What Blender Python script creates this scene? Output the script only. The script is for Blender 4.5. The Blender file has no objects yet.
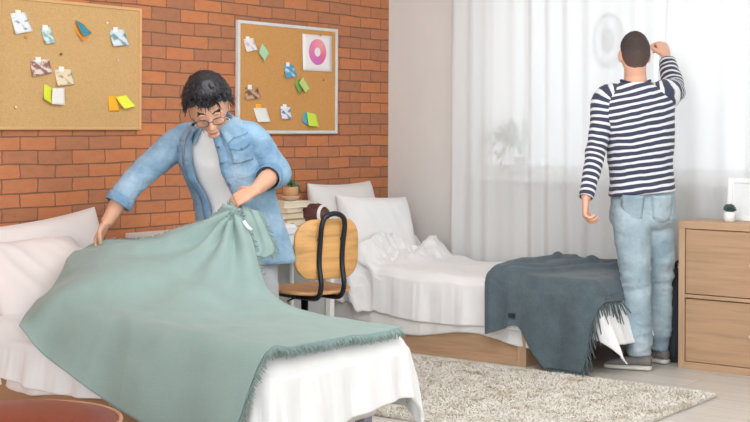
import bpy, bmesh, math, random
from mathutils import Vector, Matrix, Euler, noise
import numpy as np

V = Vector
PI = math.pi
random.seed(7)
C = bpy.context.scene.collection

# ------------------------------------------------------------------ camera, world, lights, exposure
SC = bpy.context.scene
yaw, roll = math.radians(36.8), math.radians(0.30)
fw = V((-math.sin(yaw), math.cos(yaw), 0)); r0 = V((math.cos(yaw), math.sin(yaw), 0)); u0 = V((0, 0, 1))
rr = r0*math.cos(roll) + u0*math.sin(roll); uu = -r0*math.sin(roll) + u0*math.cos(roll)
cam_d = bpy.data.cameras.new('camera'); cam = bpy.data.objects.new('camera', cam_d); C.objects.link(cam)
cam.matrix_world = Matrix(((rr.x, uu.x, -fw.x, 5.257), (rr.y, uu.y, -fw.y, -7.172), (rr.z, uu.z, -fw.z, 1.26), (0, 0, 0, 1)))
cam_d.sensor_width = 36; cam_d.lens = 1360/750*36; cam_d.shift_y = -0.1133; cam_d.clip_end = 200
SC.camera = cam
wd = bpy.data.worlds.new('daylight'); SC.world = wd; wd.use_nodes = True
bg = wd.node_tree.nodes['Background']; bg.inputs[0].default_value = (0.93, 0.97, 1.0, 1); bg.inputs[1].default_value = 1.5

def area(name, loc, target, sx, sy, power, color=(1, 1, 1)):
    l = bpy.data.lights.new(name, 'AREA'); l.shape = 'RECTANGLE'; l.size = sx; l.size_y = sy; l.energy = power; l.color = color
    o = bpy.data.objects.new(name, l); C.objects.link(o); o.location = loc
    o.rotation_euler = (V(target)-V(loc)).to_track_quat('-Z', 'Y').to_euler()
    return o
area('side_window_light', (6.6, -3.6, 2.0), (0.5, -2.2, 0.9), 3.0, 1.8, 48, (0.98, 0.985, 0.98))
area('rear_fill_light', (4.6, -8.6, 1.75), (1.9, -0.6, 0.8), 3.6, 1.9, 145, (0.92, 0.97, 1.0))  # soft fill added behind the camera to lift the room
area('overhead_fill_light', (2.5, -2.7, 2.68), (1.7, -0.5, 0.5), 2.6, 1.6, 92, (0.95, 0.98, 1.0))  # unseen fill added overhead to brighten the window end of the room
sun_d = bpy.data.lights.new('sun', 'SUN'); sun_d.energy = 0.9; sun_d.angle = math.radians(3); sun_d.color = (1.0, 0.98, 0.95)
sun = bpy.data.objects.new('sun', sun_d); C.objects.link(sun); sun.location = (0, -12, 14); sun.rotation_euler = V((-0.05, 0.62, -0.78)).to_track_quat('-Z', 'Y').to_euler()
VS = SC.view_settings
VS.view_transform = 'Standard'; VS.look = 'None'; VS.gamma = 1.0; VS.use_curve_mapping = False; VS.exposure = -0.19

# ------------------------------------------------------------------ materials
def lin(c):
    return tuple(((x/255)/12.92 if x/255 <= 0.04045 else ((x/255+0.055)/1.055)**2.4) for x in c) + (1.0,)

class NT:
    def __init__(s, name):
        s.m = bpy.data.materials.new(name); s.m.use_nodes = True
        s.t = s.m.node_tree; s.b = s.t.nodes['Principled BSDF']; s.o = s.t.nodes['Material Output']
    def n(s, typ, **kw):
        nd = s.t.nodes.new(typ)
        for k, v in kw.items():
            if k in nd.inputs: nd.inputs[k].default_value = v
            else: setattr(nd, k, v)
        return nd
    def l(s, a, b): s.t.links.new(a, b)
    def coords(s, scale=(1, 1, 1), kind='Object', rot=(0, 0, 0)):
        tc = s.n('ShaderNodeTexCoord'); mp = s.n('ShaderNodeMapping'); mp.inputs['Scale'].default_value = scale; mp.inputs['Rotation'].default_value = rot
        s.l(tc.outputs[kind], mp.inputs[0]); return mp.outputs[0]
    def noise(s, vec, sc=5, det=4, rough=0.55):
        nd = s.n('ShaderNodeTexNoise'); nd.inputs['Scale'].default_value = sc; nd.inputs['Detail'].default_value = det; nd.inputs['Roughness'].default_value = rough
        s.l(vec, nd.inputs['Vector']); return nd.outputs[0]
    def ramp(s, fac, stops):
        nd = s.n('ShaderNodeValToRGB'); e = nd.color_ramp.elements
        e[0].position, e[0].color = stops[0]; e[1].position, e[1].color = stops[-1]
        for p, c in stops[1:-1]:
            k = e.new(p); k.color = c
        s.l(fac, nd.inputs[0]); return nd.outputs[0]
    def bump(s, h, strength=0.2, dist=0.01):
        nd = s.n('ShaderNodeBump'); nd.inputs['Strength'].default_value = strength; nd.inputs['Distance'].default_value = dist
        s.l(h, nd.inputs['Height']); s.l(nd.outputs[0], s.b.inputs['Normal'])

def mix(c, d, f): return tuple(c[i]*(1-f)+d[i]*f for i in range(3)) + (1.0,)
def shade(c, f): return tuple(min(1, x*f) for x in c[:3]) + (1.0,)

MATS = {}
def simple(name, rgb, rough=0.6, var=0.06, nsc=12, bump=0.0, bsc=60, metal=0.0, sheen=0.0, bdist=0.004):
    if name in MATS: return MATS[name]
    k = NT(name); c = lin(rgb); v = k.coords()
    k.l(k.ramp(k.noise(v, nsc), [(0.3, shade(c, 1-var)), (0.7, shade(c, 1+var))]), k.b.inputs['Base Color'])
    k.b.inputs['Roughness'].default_value = rough; k.b.inputs['Metallic'].default_value = metal
    if sheen: k.b.inputs['Sheen Weight'].default_value = sheen
    if bump: k.bump(k.noise(v, bsc, 3), bump, bdist)
    MATS[name] = k.m; return k.m

def wood(name, rgb, axis='x', contrast=0.14, rough=0.5, sc=1.0):
    if name in MATS: return MATS[name]
    k = NT(name); c = lin(rgb)
    s = {'x': (1.2, 22, 22), 'y': (22, 1.2, 22), 'z': (22, 22, 1.2)}[axis]
    v = k.coords(tuple(q*sc for q in s))
    f = k.noise(v, 1.6, 5, 0.6)
    k.l(k.ramp(f, [(0.3, shade(c, 1-contrast*1.6)), (0.5, c), (0.72, shade(c, 1+contrast))]), k.b.inputs['Base Color'])
    k.b.inputs['Roughness'].default_value = rough
    k.bump(f, 0.06, 0.003)
    MATS[name] = k.m; return k.m

def fabric(name, rgb, var=0.05, weave=420, bump=0.25, rough=0.9, sheen=0.15, stretch=(1, 1, 1), nsc=9, mottling=0.0):
    if name in MATS: return MATS[name]
    k = NT(name); c = lin(rgb); v = k.coords(stretch)
    f = k.noise(v, nsc, 4)
    col = k.ramp(f, [(0.3, shade(c, 1-var)), (0.7, shade(c, 1+var))])
    w = k.noise(v, weave, 2)
    if mottling:
        m = k.n('ShaderNodeMix', data_type='RGBA', blend_type='MULTIPLY'); m.inputs[0].default_value = mottling
        k.l(col, m.inputs[6]); k.l(k.ramp(w, [(0.3, (0.45, 0.45, 0.45, 1)), (0.7, (1.35, 1.35, 1.35, 1))]), m.inputs[7]); col = m.outputs[2]
    k.l(col, k.b.inputs['Base Color'])
    k.b.inputs['Roughness'].default_value = rough; k.b.inputs['Sheen Weight'].default_value = sheen
    k.bump(w, bump, 0.002)
    MATS[name] = k.m; return k.m

# brick wall (pattern lies in the wall's own y-z plane)
def brick_mat():
    k = NT('brick')
    tc = k.n('ShaderNodeTexCoord'); sp = k.n('ShaderNodeSeparateXYZ'); cb = k.n('ShaderNodeCombineXYZ')
    k.l(tc.outputs['Object'], sp.inputs[0])
    wob = k.noise(k.coords((1.2, 1.2, 5)), 1.6, 3)
    ad = k.n('ShaderNodeMath', operation='MULTIPLY_ADD'); k.l(wob, ad.inputs[0]); ad.inputs[1].default_value = 0.026
    k.l(sp.outputs['Z'], ad.inputs[2])
    wob2 = k.noise(k.coords((3, 3, 9)), 3.0, 3)
    ad2 = k.n('ShaderNodeMath', operation='MULTIPLY_ADD'); k.l(wob2, ad2.inputs[0]); ad2.inputs[1].default_value = 0.02
    k.l(sp.outputs['Y'], ad2.inputs[2])
    off = k.n('ShaderNodeMath', operation='ADD'); off.inputs[1].default_value = 10.03; k.l(ad2.outputs[0], off.inputs[0])
    offz = k.n('ShaderNodeMath', operation='ADD'); offz.inputs[1].default_value = 0.018; k.l(ad.outputs[0], offz.inputs[0])
    k.l(off.outputs[0], cb.inputs[0]); k.l(offz.outputs[0], cb.inputs[1])
    br = k.n('ShaderNodeTexBrick'); br.offset = 0.5; br.squash = 1.0
    br.inputs['Scale'].default_value = 1.0; br.inputs['Mortar Size'].default_value = 0.0042; br.inputs['Mortar Smooth'].default_value = 0.35
    br.inputs['Brick Width'].default_value = 0.214; br.inputs['Row Height'].default_value = 0.0685; br.inputs['Bias'].default_value = -0.1
    br.inputs['Color1'].default_value = lin((200, 126, 82)); br.inputs['Color2'].default_value = lin((166, 112, 84)); br.inputs['Mortar'].default_value = lin((126, 90, 70))
    k.l(cb.outputs[0], br.inputs['Vector'])
    # warmer and paler patches that belong to the clay itself
    m = k.n('ShaderNodeMix', data_type='RGBA', blend_type='OVERLAY'); m.inputs[0].default_value = 0.55
    k.l(br.outputs[0], m.inputs[6])
    k.l(k.ramp(k.noise(k.coords((1, 6, 14)), 2.2, 6, 0.65), [(0.28, (0.38, 0.39, 0.41, 1)), (0.5, (0.5, 0.5, 0.5, 1)), (0.75, (0.60, 0.58, 0.55, 1))]), m.inputs[7])
    k.l(m.outputs[2], k.b.inputs['Base Color'])
    k.b.inputs['Roughness'].default_value = 0.88
    inv = k.n('ShaderNodeMath', operation='SUBTRACT'); inv.inputs[0].default_value = 1.0; k.l(br.outputs['Fac'], inv.inputs[1])
    h = k.n('ShaderNodeMath', operation='MULTIPLY_ADD'); k.l(k.noise(k.coords(), 60, 4), h.inputs[0]); h.inputs[1].default_value = 0.35; k.l(inv.outputs[0], h.inputs[2])
    k.bump(h.outputs[0], 0.55, 0.006)
    return k.m

def floor_mat():
    k = NT('laminate_floor')
    br = k.n('ShaderNodeTexBrick'); br.offset = 0.37
    br.inputs['Scale'].default_value = 1.0; br.inputs['Mortar Size'].default_value = 0.0016; br.inputs['Brick Width'].default_value = 1.25; br.inputs['Row Height'].default_value = 0.19
    br.inputs['Color1'].default_value = lin((212, 206, 198)); br.inputs['Color2'].default_value = lin((198, 191, 183)); br.inputs['Mortar'].default_value = lin((160, 152, 143))
    k.l(k.coords(), br.inputs['Vector'])
    m = k.n('ShaderNodeMix', data_type='RGBA', blend_type='OVERLAY'); m.inputs[0].default_value = 0.5
    k.l(br.outputs[0], m.inputs[6])
    k.l(k.ramp(k.noise(k.coords((1.3, 18, 1)), 2, 6, 0.6), [(0.3, (0.36, 0.36, 0.36, 1)), (0.7, (0.62, 0.61, 0.60, 1))]), m.inputs[7])
    k.l(m.outputs[2], k.b.inputs['Base Color']); k.b.inputs['Roughness'].default_value = 0.38
    return k.m

def sheer_mat():
    k = NT('sheer_voile')
    t = k.t
    tr = k.n('ShaderNodeBsdfTransparent'); df = k.n('ShaderNodeBsdfDiffuse'); tl = k.n('ShaderNodeBsdfTranslucent')
    tr.inputs[0].default_value = (1, 1, 1, 1); df.inputs[0].default_value = (0.93, 0.94, 0.94, 1); tl.inputs[0].default_value = (0.93, 0.94, 0.95, 1)
    a = k.n('ShaderNodeMixShader'); a.inputs[0].default_value = 0.38; k.l(df.outputs[0], a.inputs[1]); k.l(tl.outputs[0], a.inputs[2])
    b = k.n('ShaderNodeMixShader'); b.inputs[0].default_value = 0.82
    k.l(tr.outputs[0], b.inputs[1]); k.l(a.outputs[0], b.inputs[2]); k.l(b.outputs[0], k.o.inputs[0])
    return k.m

def glass_mat():
    k = NT('window_glass')
    tr = k.n('ShaderNodeBsdfTransparent'); gl = k.n('ShaderNodeBsdfGlossy'); gl.inputs['Roughness'].default_value = 0.02
    b = k.n('ShaderNodeMixShader'); b.inputs[0].default_value = 0.06
    k.l(tr.outputs[0], b.inputs[1]); k.l(gl.outputs[0], b.inputs[2]); k.l(b.outputs[0], k.o.inputs[0])
    return k.m

def lens_mat():
    k = NT('spectacle_lens')
    tr = k.n('ShaderNodeBsdfTransparent'); tr.inputs[0].default_value = (0.93, 0.93, 0.95, 1); gl = k.n('ShaderNodeBsdfGlossy'); gl.inputs['Roughness'].default_value = 0.05
    b = k.n('ShaderNodeMixShader'); b.inputs[0].default_value = 0.08
    k.l(tr.outputs[0], b.inputs[1]); k.l(gl.outputs[0], b.inputs[2]); k.l(b.outputs[0], k.o.inputs[0])
    return k.m

def stripe_mat(name, period=0.0345, duty=0.37):
    # woven stripes run around each piece of cloth: the V of its own UV map is metres along the garment
    k = NT(name)
    uv = k.n('ShaderNodeUVMap'); sp = k.n('ShaderNodeSeparateXYZ'); k.l(uv.outputs[0], sp.inputs[0])
    wob = k.noise(k.coords(), 7, 2)
    ad = k.n('ShaderNodeMath', operation='MULTIPLY_ADD'); k.l(wob, ad.inputs[0]); ad.inputs[1].default_value = 0.022; k.l(sp.outputs['Y'], ad.inputs[2])
    d = k.n('ShaderNodeMath', operation='DIVIDE'); k.l(ad.outputs[0], d.inputs[0]); d.inputs[1].default_value = period
    fr = k.n('ShaderNodeMath', operation='FRACT'); k.l(d.outputs[0], fr.inputs[0])
    col = k.ramp(fr.outputs[0], [(0.0, lin((222, 222, 226))), (duty-0.04, lin((222, 222, 226))), (duty+0.04, lin((58, 62, 82))), (0.95, lin((58, 62, 82))), (1.0, lin((222, 222, 226)))])
    k.l(col, k.b.inputs['Base Color']); k.b.inputs['Roughness'].default_value = 0.9; k.b.inputs['Sheen Weight'].default_value = 0.1
    k.bump(k.noise(k.coords(), 300, 2), 0.2, 0.002)
    return k.m

def denim(name, rgb, dark):
    k = NT(name); c = lin(rgb); d = lin(dark); v = k.coords()
    f = k.noise(v, 5.5, 6, 0.62)
    k.l(k.ramp(f, [(0.30, d), (0.52, c), (0.75, mix(c, (0.9, 0.95, 1, 1), 0.28))]), k.b.inputs['Base Color'])
    k.b.inputs['Roughness'].default_value = 0.85
    w = k.n('ShaderNodeTexNoise'); w.inputs['Scale'].default_value = 15; w.inputs['Detail'].default_value = 4; w.inputs['Distortion'].default_value = 1.1; k.l(k.coords((1, 1, 1.35)), w.inputs['Vector'])
    h = k.n('ShaderNodeMath', operation='MULTIPLY_ADD'); k.l(k.noise(v, 260, 3), h.inputs[0]); h.inputs[1].default_value = 0.05; k.l(w.outputs[0], h.inputs[2])
    k.bump(h.outputs[0], 0.5, 0.02)
    return k.m

WHITE_PAINT = simple('white_paint', (236, 236, 234), 0.45, 0.02)
PLASTER = simple('grey_beige_plaster', (222, 219, 215), 0.85, 0.025, 3, 0.15, 90)
BRICK = brick_mat(); FLOOR = floor_mat(); SHEER = sheer_mat(); GLASS = glass_mat()
LINEN = fabric('white_cotton', (236, 235, 235), 0.02, 240, 0.12)
LINEN_PINK = fabric('blush_white_cotton', (230, 220, 217), 0.02, 240, 0.12)
LINEN_GREY = fabric('pale_grey_cotton', (226, 224, 222), 0.02, 240, 0.12)
MINT = fabric('mint_wool', (142, 164, 159), 0.05, 230, 0.35, mottling=0.10, stretch=(1, 1, 1))
MINT_FR = fabric('mint_wool_fringe', (134, 155, 151), 0.10, 170, 0.35)
SLATE = fabric('slate_grey_wool', (80, 94, 101), 0.14, 150, 0.6, mottling=0.35, nsc=14)
SLATE_FR = fabric('slate_grey_fringe', (80, 94, 97), 0.12, 120, 0.4)
OAK = wood('light_oak', (186, 151, 120), 'x')
OAKZ = wood('light_oak_upright', (190, 155, 124), 'z')
OAKY = wood('light_oak_cross', (184, 149, 118), 'y')
PINE = wood('honey_pine', (214, 162, 100), 'y', 0.20, 0.42, 0.8)
TAN = wood('tan_bed_wood', (166, 124, 92), 'x', 0.06, 0.5)
BLACK = simple('black_steel', (34, 36, 42), 0.35, 0.04, metal=0.3)
SKIN1 = simple('skin_light_tan', (218, 166, 138), 0.55, 0.04, 14)
SKIN2 = simple('skin_rosy', (224, 172, 146), 0.55, 0.05, 14)
LIP = simple('lip', (196, 122, 110), 0.5, 0.04)
DARK = simple('brow_dark', (46, 36, 34), 0.7, 0.1)
HAIR1 = simple('black_hair', (29, 27, 32), 0.42, 0.35, 50, 0.5, 160)
def fade_mat():
    k = NT('cropped_brown_hair'); tc = k.n('ShaderNodeTexCoord'); sp = k.n('ShaderNodeSeparateXYZ'); k.l(tc.outputs['Object'], sp.inputs[0])
    m = k.n('ShaderNodeMapRange'); k.l(sp.outputs['Z'], m.inputs[0]); m.inputs[1].default_value = 1.53; m.inputs[2].default_value = 1.70
    ad = k.n('ShaderNodeMath', operation='MULTIPLY_ADD'); k.l(k.noise(k.coords(), 90, 3), ad.inputs[0]); ad.inputs[1].default_value = 0.3; k.l(m.outputs[0], ad.inputs[2])
    k.l(k.ramp(ad.outputs[0], [(0.12, lin((142, 112, 98))), (0.45, lin((92, 74, 67))), (1.0, lin((66, 54, 51)))]), k.b.inputs['Base Color']); k.b.inputs['Roughness'].default_value = 0.85
    k.bump(k.noise(k.coords(), 300, 3), 0.5, 0.004); return k.m
HAIR2 = fade_mat()
DENIM = denim('washed_blue_denim', (140, 171, 195), (106, 139, 169))
DENIM_D = denim('blue_denim_seam', (118, 152, 182), (98, 132, 164))
JEANS = denim('pale_blue_jeans', (154, 173, 183), (130, 154, 169))
TEE = fabric('white_jersey', (242, 241, 242), 0.03, 260, 0.15)
GREYTR = fabric('grey_trouser_cloth', (170, 172, 176), 0.04, 200, 0.2)

# ------------------------------------------------------------------ helpers
def link(o): C.objects.link(o); return o
def finish(bm, name, m, parent=None, smooth=True, loc=None):
    me = bpy.data.meshes.new(name); bm.normal_update(); bm.to_mesh(me); bm.free()
    o = bpy.data.objects.new(name, me)
    for q in (m if isinstance(m, (list, tuple)) else [m]): me.materials.append(q)
    if smooth:
        for p in me.polygons: p.use_smooth = True
    link(o)
    if parent: o.parent = parent
    if loc: o.location = loc
    return o
def tag(o, label=None, cat=None, group=None, kind=None):
    if label: o['label'] = label
    if cat: o['category'] = cat
    if group: o['group'] = group
    if kind: o['kind'] = kind
    return o
def thing(name, label, cat, loc=(0, 0, 0), rz=0.0, group=None):
    o = bpy.data.objects.new(name, None); o.empty_display_size = 0.1; link(o); o.location = loc; o.rotation_euler = (0, 0, rz)
    return tag(o, label, cat, group)
def rooted(name, label, cat, base, group=None):
    """Empty at base whose children are given in world coordinates."""
    o = thing(name, label, cat, base, 0, group); return o
def adopt(o, root):
    o.parent = root; o.matrix_parent_inverse = Matrix.Translation(-V(root.location)); return o
def kid(o, par): o.parent = par; return o          # the part already sits at the world origin
def mod(o, typ, **kw):
    m = o.modifiers.new(typ.lower(), typ)
    for k, v in kw.items(): setattr(m, k, v)
    return m
def subsurf(o, n=1): mod(o, 'SUBSURF', levels=n, render_levels=n); return o
def bevel(o, w=0.004, seg=2): mod(o, 'BEVEL', width=w, segments=seg, limit_method='ANGLE', angle_limit=math.radians(40)); return o
def solid(o, t, off=-1): mod(o, 'SOLIDIFY', thickness=t, offset=off); return o

def add_box(bm, lo, hi, R=None):
    xs = [V((x, y, z)) for x in (lo[0], hi[0]) for y in (lo[1], hi[1]) for z in (lo[2], hi[2])]
    if R: xs = [R @ p for p in xs]
    v = [bm.verts.new(p) for p in xs]
    for f in ((0, 1, 3, 2), (4, 6, 7, 5), (0, 4, 5, 1), (2, 3, 7, 6), (0, 2, 6, 4), (1, 5, 7, 3)): bm.faces.new([v[i] for i in f])
def box(name, lo, hi, m, parent=None, bev=0.003):
    bm = bmesh.new(); add_box(bm, lo, hi); o = finish(bm, name, m, parent, False)
    if bev: bevel(o, bev)
    return o
def frame_from(d, ref=V((0, 0, 1))):
    d = d.normalized()
    if abs(d.dot(ref)) > 0.95: ref = V((1, 0, 0))
    a = d.cross(ref).normalized(); return a, a.cross(d).normalized()
def add_rings(bm, rings, cap=True, closed=True, uvs=None):
    """rings: list of equal-length point lists; returns grid of verts"""
    g = [[bm.verts.new(p) for p in r] for r in rings]; n = len(g[0])
    uvl = bm.loops.layers.uv.verify() if uvs else None
    for i in range(len(g)-1):
        for j in range(n if closed else n-1):
            k = (j+1) % n
            f = bm.faces.new((g[i][j], g[i][k], g[i+1][k], g[i+1][j]))
            if uvs:
                for lp, (a, b) in zip(f.loops, ((i, j), (i, j+1), (i+1, j+1), (i+1, j))): lp[uvl].uv = (b/n, uvs[a])
    if cap and closed:
        bm.faces.new(list(reversed(g[0]))); bm.faces.new(g[-1])
    return g
def catmull(P, n):
    """n points along a Catmull-Rom spline through P (any dimension)"""
    P = [np.array(p, float) for p in P]; m = len(P)-1; out = []
    for q in range(n):
        t = q/(n-1)*m; i = min(int(t), m-1); f = t-i
        p1, p2 = P[i], P[i+1]; p0 = P[i-1] if i > 0 else 2*p1-p2; p3 = P[i+2] if i+2 <= m else 2*p2-p1
        out.append(0.5*((2*p1)+(-p0+p2)*f+(2*p0-5*p1+4*p2-p3)*f*f+(-p0+3*p1-3*p2+p3)*f**3))
    return out
def add_tube(bm, pts, rad, seg=10, n=None, cap=True, flat=1.0, ref=V((0, 0, 1)), uvs=False):
    """tube along points with radii; flat scales the second axis; smooth path when n given"""
    if not isinstance(rad, (list, tuple)): rad = [rad]*len(pts)
    if n:
        q = catmull([list(p)+[r] for p, r in zip(pts, rad)], n); pts = [V(x[:3]) for x in q]; rad = [max(1e-4, x[3]) for x in q]
    pts = [V(p) for p in pts]; rings = []; a = None; ln = [0.0]
    for i, p in enumerate(pts):
        d = (pts[min(i+1, len(pts)-1)]-pts[max(i-1, 0)]).normalized()
        if a is None: a, b = frame_from(d, ref)
        else:
            a = (a-d*a.dot(d)).normalized(); b = d.cross(a).normalized()*-1; b = a.cross(d).normalized()
        rings.append([p+a*(math.cos(2*PI*j/seg)*rad[i])+b*(math.sin(2*PI*j/seg)*rad[i]*flat) for j in range(seg)])
        if i: ln.append(ln[-1]+(pts[i]-pts[i-1]).length)
    return add_rings(bm, rings, cap, True, ln if uvs else None)
def add_ell(bm, c, r, R=None, sub=3):
    b2 = bmesh.new(); bmesh.ops.create_icosphere(b2, subdivisions=sub, radius=1)
    R = R or Matrix.Identity(3); mp = {}
    for v in b2.verts: mp[v] = bm.verts.new(V(c)+R @ V((v.co.x*r[0], v.co.y*r[1], v.co.z*r[2])))
    for f in b2.faces: bm.faces.new([mp[v] for v in f.verts])
    b2.free()
def add_lathe(bm, prof, c=(0, 0, 0), seg=24, cap=True):
    c = V(c); return add_rings(bm, [[c+V((r*math.cos(2*PI*j/seg), r*math.sin(2*PI*j/seg), z)) for j in range(seg)] for r, z in prof], cap)
def lathe(name, prof, m, parent=None, c=(0, 0, 0), seg=24):
    bm = bmesh.new(); add_lathe(bm, prof, c, seg); return finish(bm, name, m, parent)
def tube(name, pts, rad, m, parent=None, seg=10, n=None, **kw):
    bm = bmesh.new(); add_tube(bm, pts, rad, seg, n, **kw); return finish(bm, name, m, parent)
def rounded_rect(w, h, r, k=6):
    out = []
    for cx, cy, a0 in ((w/2-r, h/2-r, 0), (-w/2+r, h/2-r, 90), (-w/2+r, -h/2+r, 180), (w/2-r, -h/2+r, 270)):
        for i in range(k+1):
            a = math.radians(a0+90*i/k); out.append((cx+r*math.cos(a), cy+r*math.sin(a)))
    return out
def fbm(p, s=1.0):
    return noise.noise(p*s)*0.6+noise.noise(p*s*2.1+V((7, 3, 1)))*0.3+noise.noise(p*s*4.3)*0.12
def ridge(p):
    return 1-2*abs(noise.noise(p))
def displace(bm, fn):
    bm.normal_update()
    mv = [(v, v.normal.copy()*fn(v.co)) for v in bm.verts]
    for v, d in mv: v.co += d
def grid(bm, nu, nv, f, uv=False):
    g = [[bm.verts.new(f(i/(nu-1), j/(nv-1))) for i in range(nu)] for j in range(nv)]
    for j in range(nv-1):
        for i in range(nu-1): bm.faces.new((g[j][i], g[j][i+1], g[j+1][i+1], g[j+1][i]))
    return g
def lattice(P, nu, nv):
    rows = [catmull(r, nu) for r in P]
    cols = [catmull([rows[j][i] for j in range(len(P))], nv) for i in range(nu)]
    return [[V(cols[i][j]) for i in range(nu)] for j in range(nv)]
def remeshed(bm, name, voxel, mats, parent, pick=None, smooth_it=3):
    """close all overlapping solids into one continuous skin"""
    me = bpy.data.meshes.new(name+'_cage'); bm.to_mesh(me); bm.free()
    o = bpy.data.objects.new(name+'_cage', me); link(o)
    mod(o, 'REMESH', mode='VOXEL', voxel_size=voxel)
    if smooth_it: mod(o, 'SMOOTH', iterations=smooth_it, factor=0.5)
    dg = bpy.context.evaluated_depsgraph_get(); dg.update()
    nm = bpy.data.meshes.new_from_object(o.evaluated_get(dg)); nm.name = name
    bpy.data.objects.remove(o); bpy.data.meshes.remove(me)
    r = bpy.data.objects.new(name, nm); link(r); nm.materials.clear()
    for q in mats: nm.materials.append(q)
    for p in nm.polygons:
        p.use_smooth = True
        if pick: p.material_index = pick(p.center)
    if parent: adopt(r, parent)
    return r
def displaced_mesh(o, fn):
    me = o.data; n = [v.normal.copy() for v in me.vertices]
    for v, q in zip(me.vertices, n): v.co += q*fn(v.co)

# ------------------------------------------------------------------ the setting
def struct(o): o['kind'] = 'structure'; return o
struct(box('floor', (-0.2, -9.0, -0.1), (7.2, 0.2, 0), FLOOR, None, 0))
struct(box('wall_left', (-0.2, -9.0, 0), (0, 0.0, 2.75), BRICK, None, 0))
struct(box('ceiling', (-0.2, -9.0, 2.75), (7.2, 0.25, 2.85), WHITE_PAINT, None, 0))
WX0, WX1, WZ0, WZ1, WT = 0.665, 3.9, 0.965, 2.35, 0.22
bm = bmesh.new()
add_box(bm, (-0.2, 0, 0), (WX0, WT, 2.75)); add_box(bm, (WX1, 0, 0), (7.2, WT, 2.75))
add_box(bm, (WX0, 0, 0), (WX1, WT, WZ0-0.035)); add_box(bm, (WX0, 0, WZ1), (WX1, WT, 2.75))
struct(finish(bm, 'wall_back', PLASTER, None, False))
bm = bmesh.new(); add_box(bm, (7.0, -9.0, 0), (7.2, -5.6, 2.75)); add_box(bm, (7.0, -1.6, 0), (7.2, 0, 2.75)); add_box(bm, (7.0, -5.6, 0), (7.2, -1.6, 0.9)); add_box(bm, (7.0, -5.6, 2.5), (7.2, -1.6, 2.75))
struct(finish(bm, 'wall_right', PLASTER, None, False))
# window: white frame, three sashes, sill
win = bpy.data.objects.new('window_1', None); link(win); win['kind'] = 'structure'; win.location = (WX0, 0.1, WZ0)
bm = bmesh.new()
for x, q in ((WX0+0.022, 0.022), (1.0, 0.012), (2.94, 0.03), (WX1-0.03, 0.03)): add_box(bm, (x-q, 0.05, WZ0), (x+q, 0.10, WZ1))
for z in (WZ0+0.03, WZ1-0.03): add_box(bm, (WX0, 0.052, z-0.03), (WX1, 0.098, z+0.03))
o = adopt(bevel(finish(bm, 'window_frame', WHITE_PAINT, None, False), 0.004), win)
bm = bmesh.new(); add_box(bm, (WX0+0.03, 0.072, WZ0+0.03), (WX1-0.03, 0.078, WZ1-0.03)); adopt(finish(bm, 'window_pane', GLASS, None, False), win)
o = box('window_sill', (WX0-0.05, -0.045, WZ0-0.035), (WX1+0.05, 0.2, WZ0), WHITE_PAINT, None, 0.006); adopt(o, win)
bm = bmesh.new()
for x in (1.07, 1.31):  # two small grey blocks just below the sill
    add_box(bm, (x-0.05, -0.03, WZ0-0.075), (x+0.05, -0.001, WZ0-0.036))
adopt(bevel(finish(bm, 'sill_block', simple('grey_block', (150, 150, 150)), None, False)), win)
struct(box('baseboard_back', (0.0, -0.014, 0), (7.0, -0.001, 0.08), WHITE_PAINT, None, 0.003))
struct(box('baseboard_left', (0.001, -9.0, 0), (0.014, -0.016, 0.08), WHITE_PAINT, None, 0.003))

# outside: pale houses across the street, one with an oval window
FACADE = simple('pale_render', (244, 245, 246), 0.9, 0.03)
struct(box('ground_outside', (-30, 0.4, -4.2), (20, 40, -4.0), simple('pale_paving', (200, 202, 204), 0.9), None, 0))
b = rooted('building', 'pale rendered house across the street with an oval window', 'building', (-4.6, 13.5, -4.0))
adopt(box('wall', (-8.4, 12.0, -4.0), (-0.2, 15.0, 6.2), FACADE, None, 0.02), b)
def oval_window(cx, cz):
    bm = bmesh.new()
    def ring(a, b_, y): return [V((cx+a*math.cos(2*PI*j/40), y, cz+b_*math.sin(2*PI*j/40))) for j in range(40)]
    add_rings(bm, [ring(0.115, 0.185, 11.99), ring(0.125, 0.20, 11.93), ring(0.20, 0.34, 11.92), ring(0.215, 0.36, 12.0)], False)
    adopt(finish(bm, 'window_surround', simple('grey_stone_trim', (200, 203, 206)), None), b)
    bm = bmesh.new(); add_rings(bm, [ring(0.245, 0.395, 12.0), ring(0.25, 0.40, 11.95), ring(0.265, 0.42, 11.95), ring(0.27, 0.425, 12.0)], False)
    adopt(finish(bm, 'outer_moulding', simple('grey_stone_line', (80, 85, 90)), None), b)
    bm = bmesh.new(); add_rings(bm, [ring(0.112, 0.183, 11.985), ring(0.118, 0.19, 11.97)], True)
    adopt(finish(bm, 'pane', simple('dim_glass', (44, 54, 60), 0.15), None), b)
oval_window(-4.535, 2.61)
adopt(box('ledge', (-8.4, 11.85, 4.6), (-0.2, 12.0, 4.75), simple('grey_stone_trim', (200, 203, 206)), None, 0.01), b)

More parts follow.
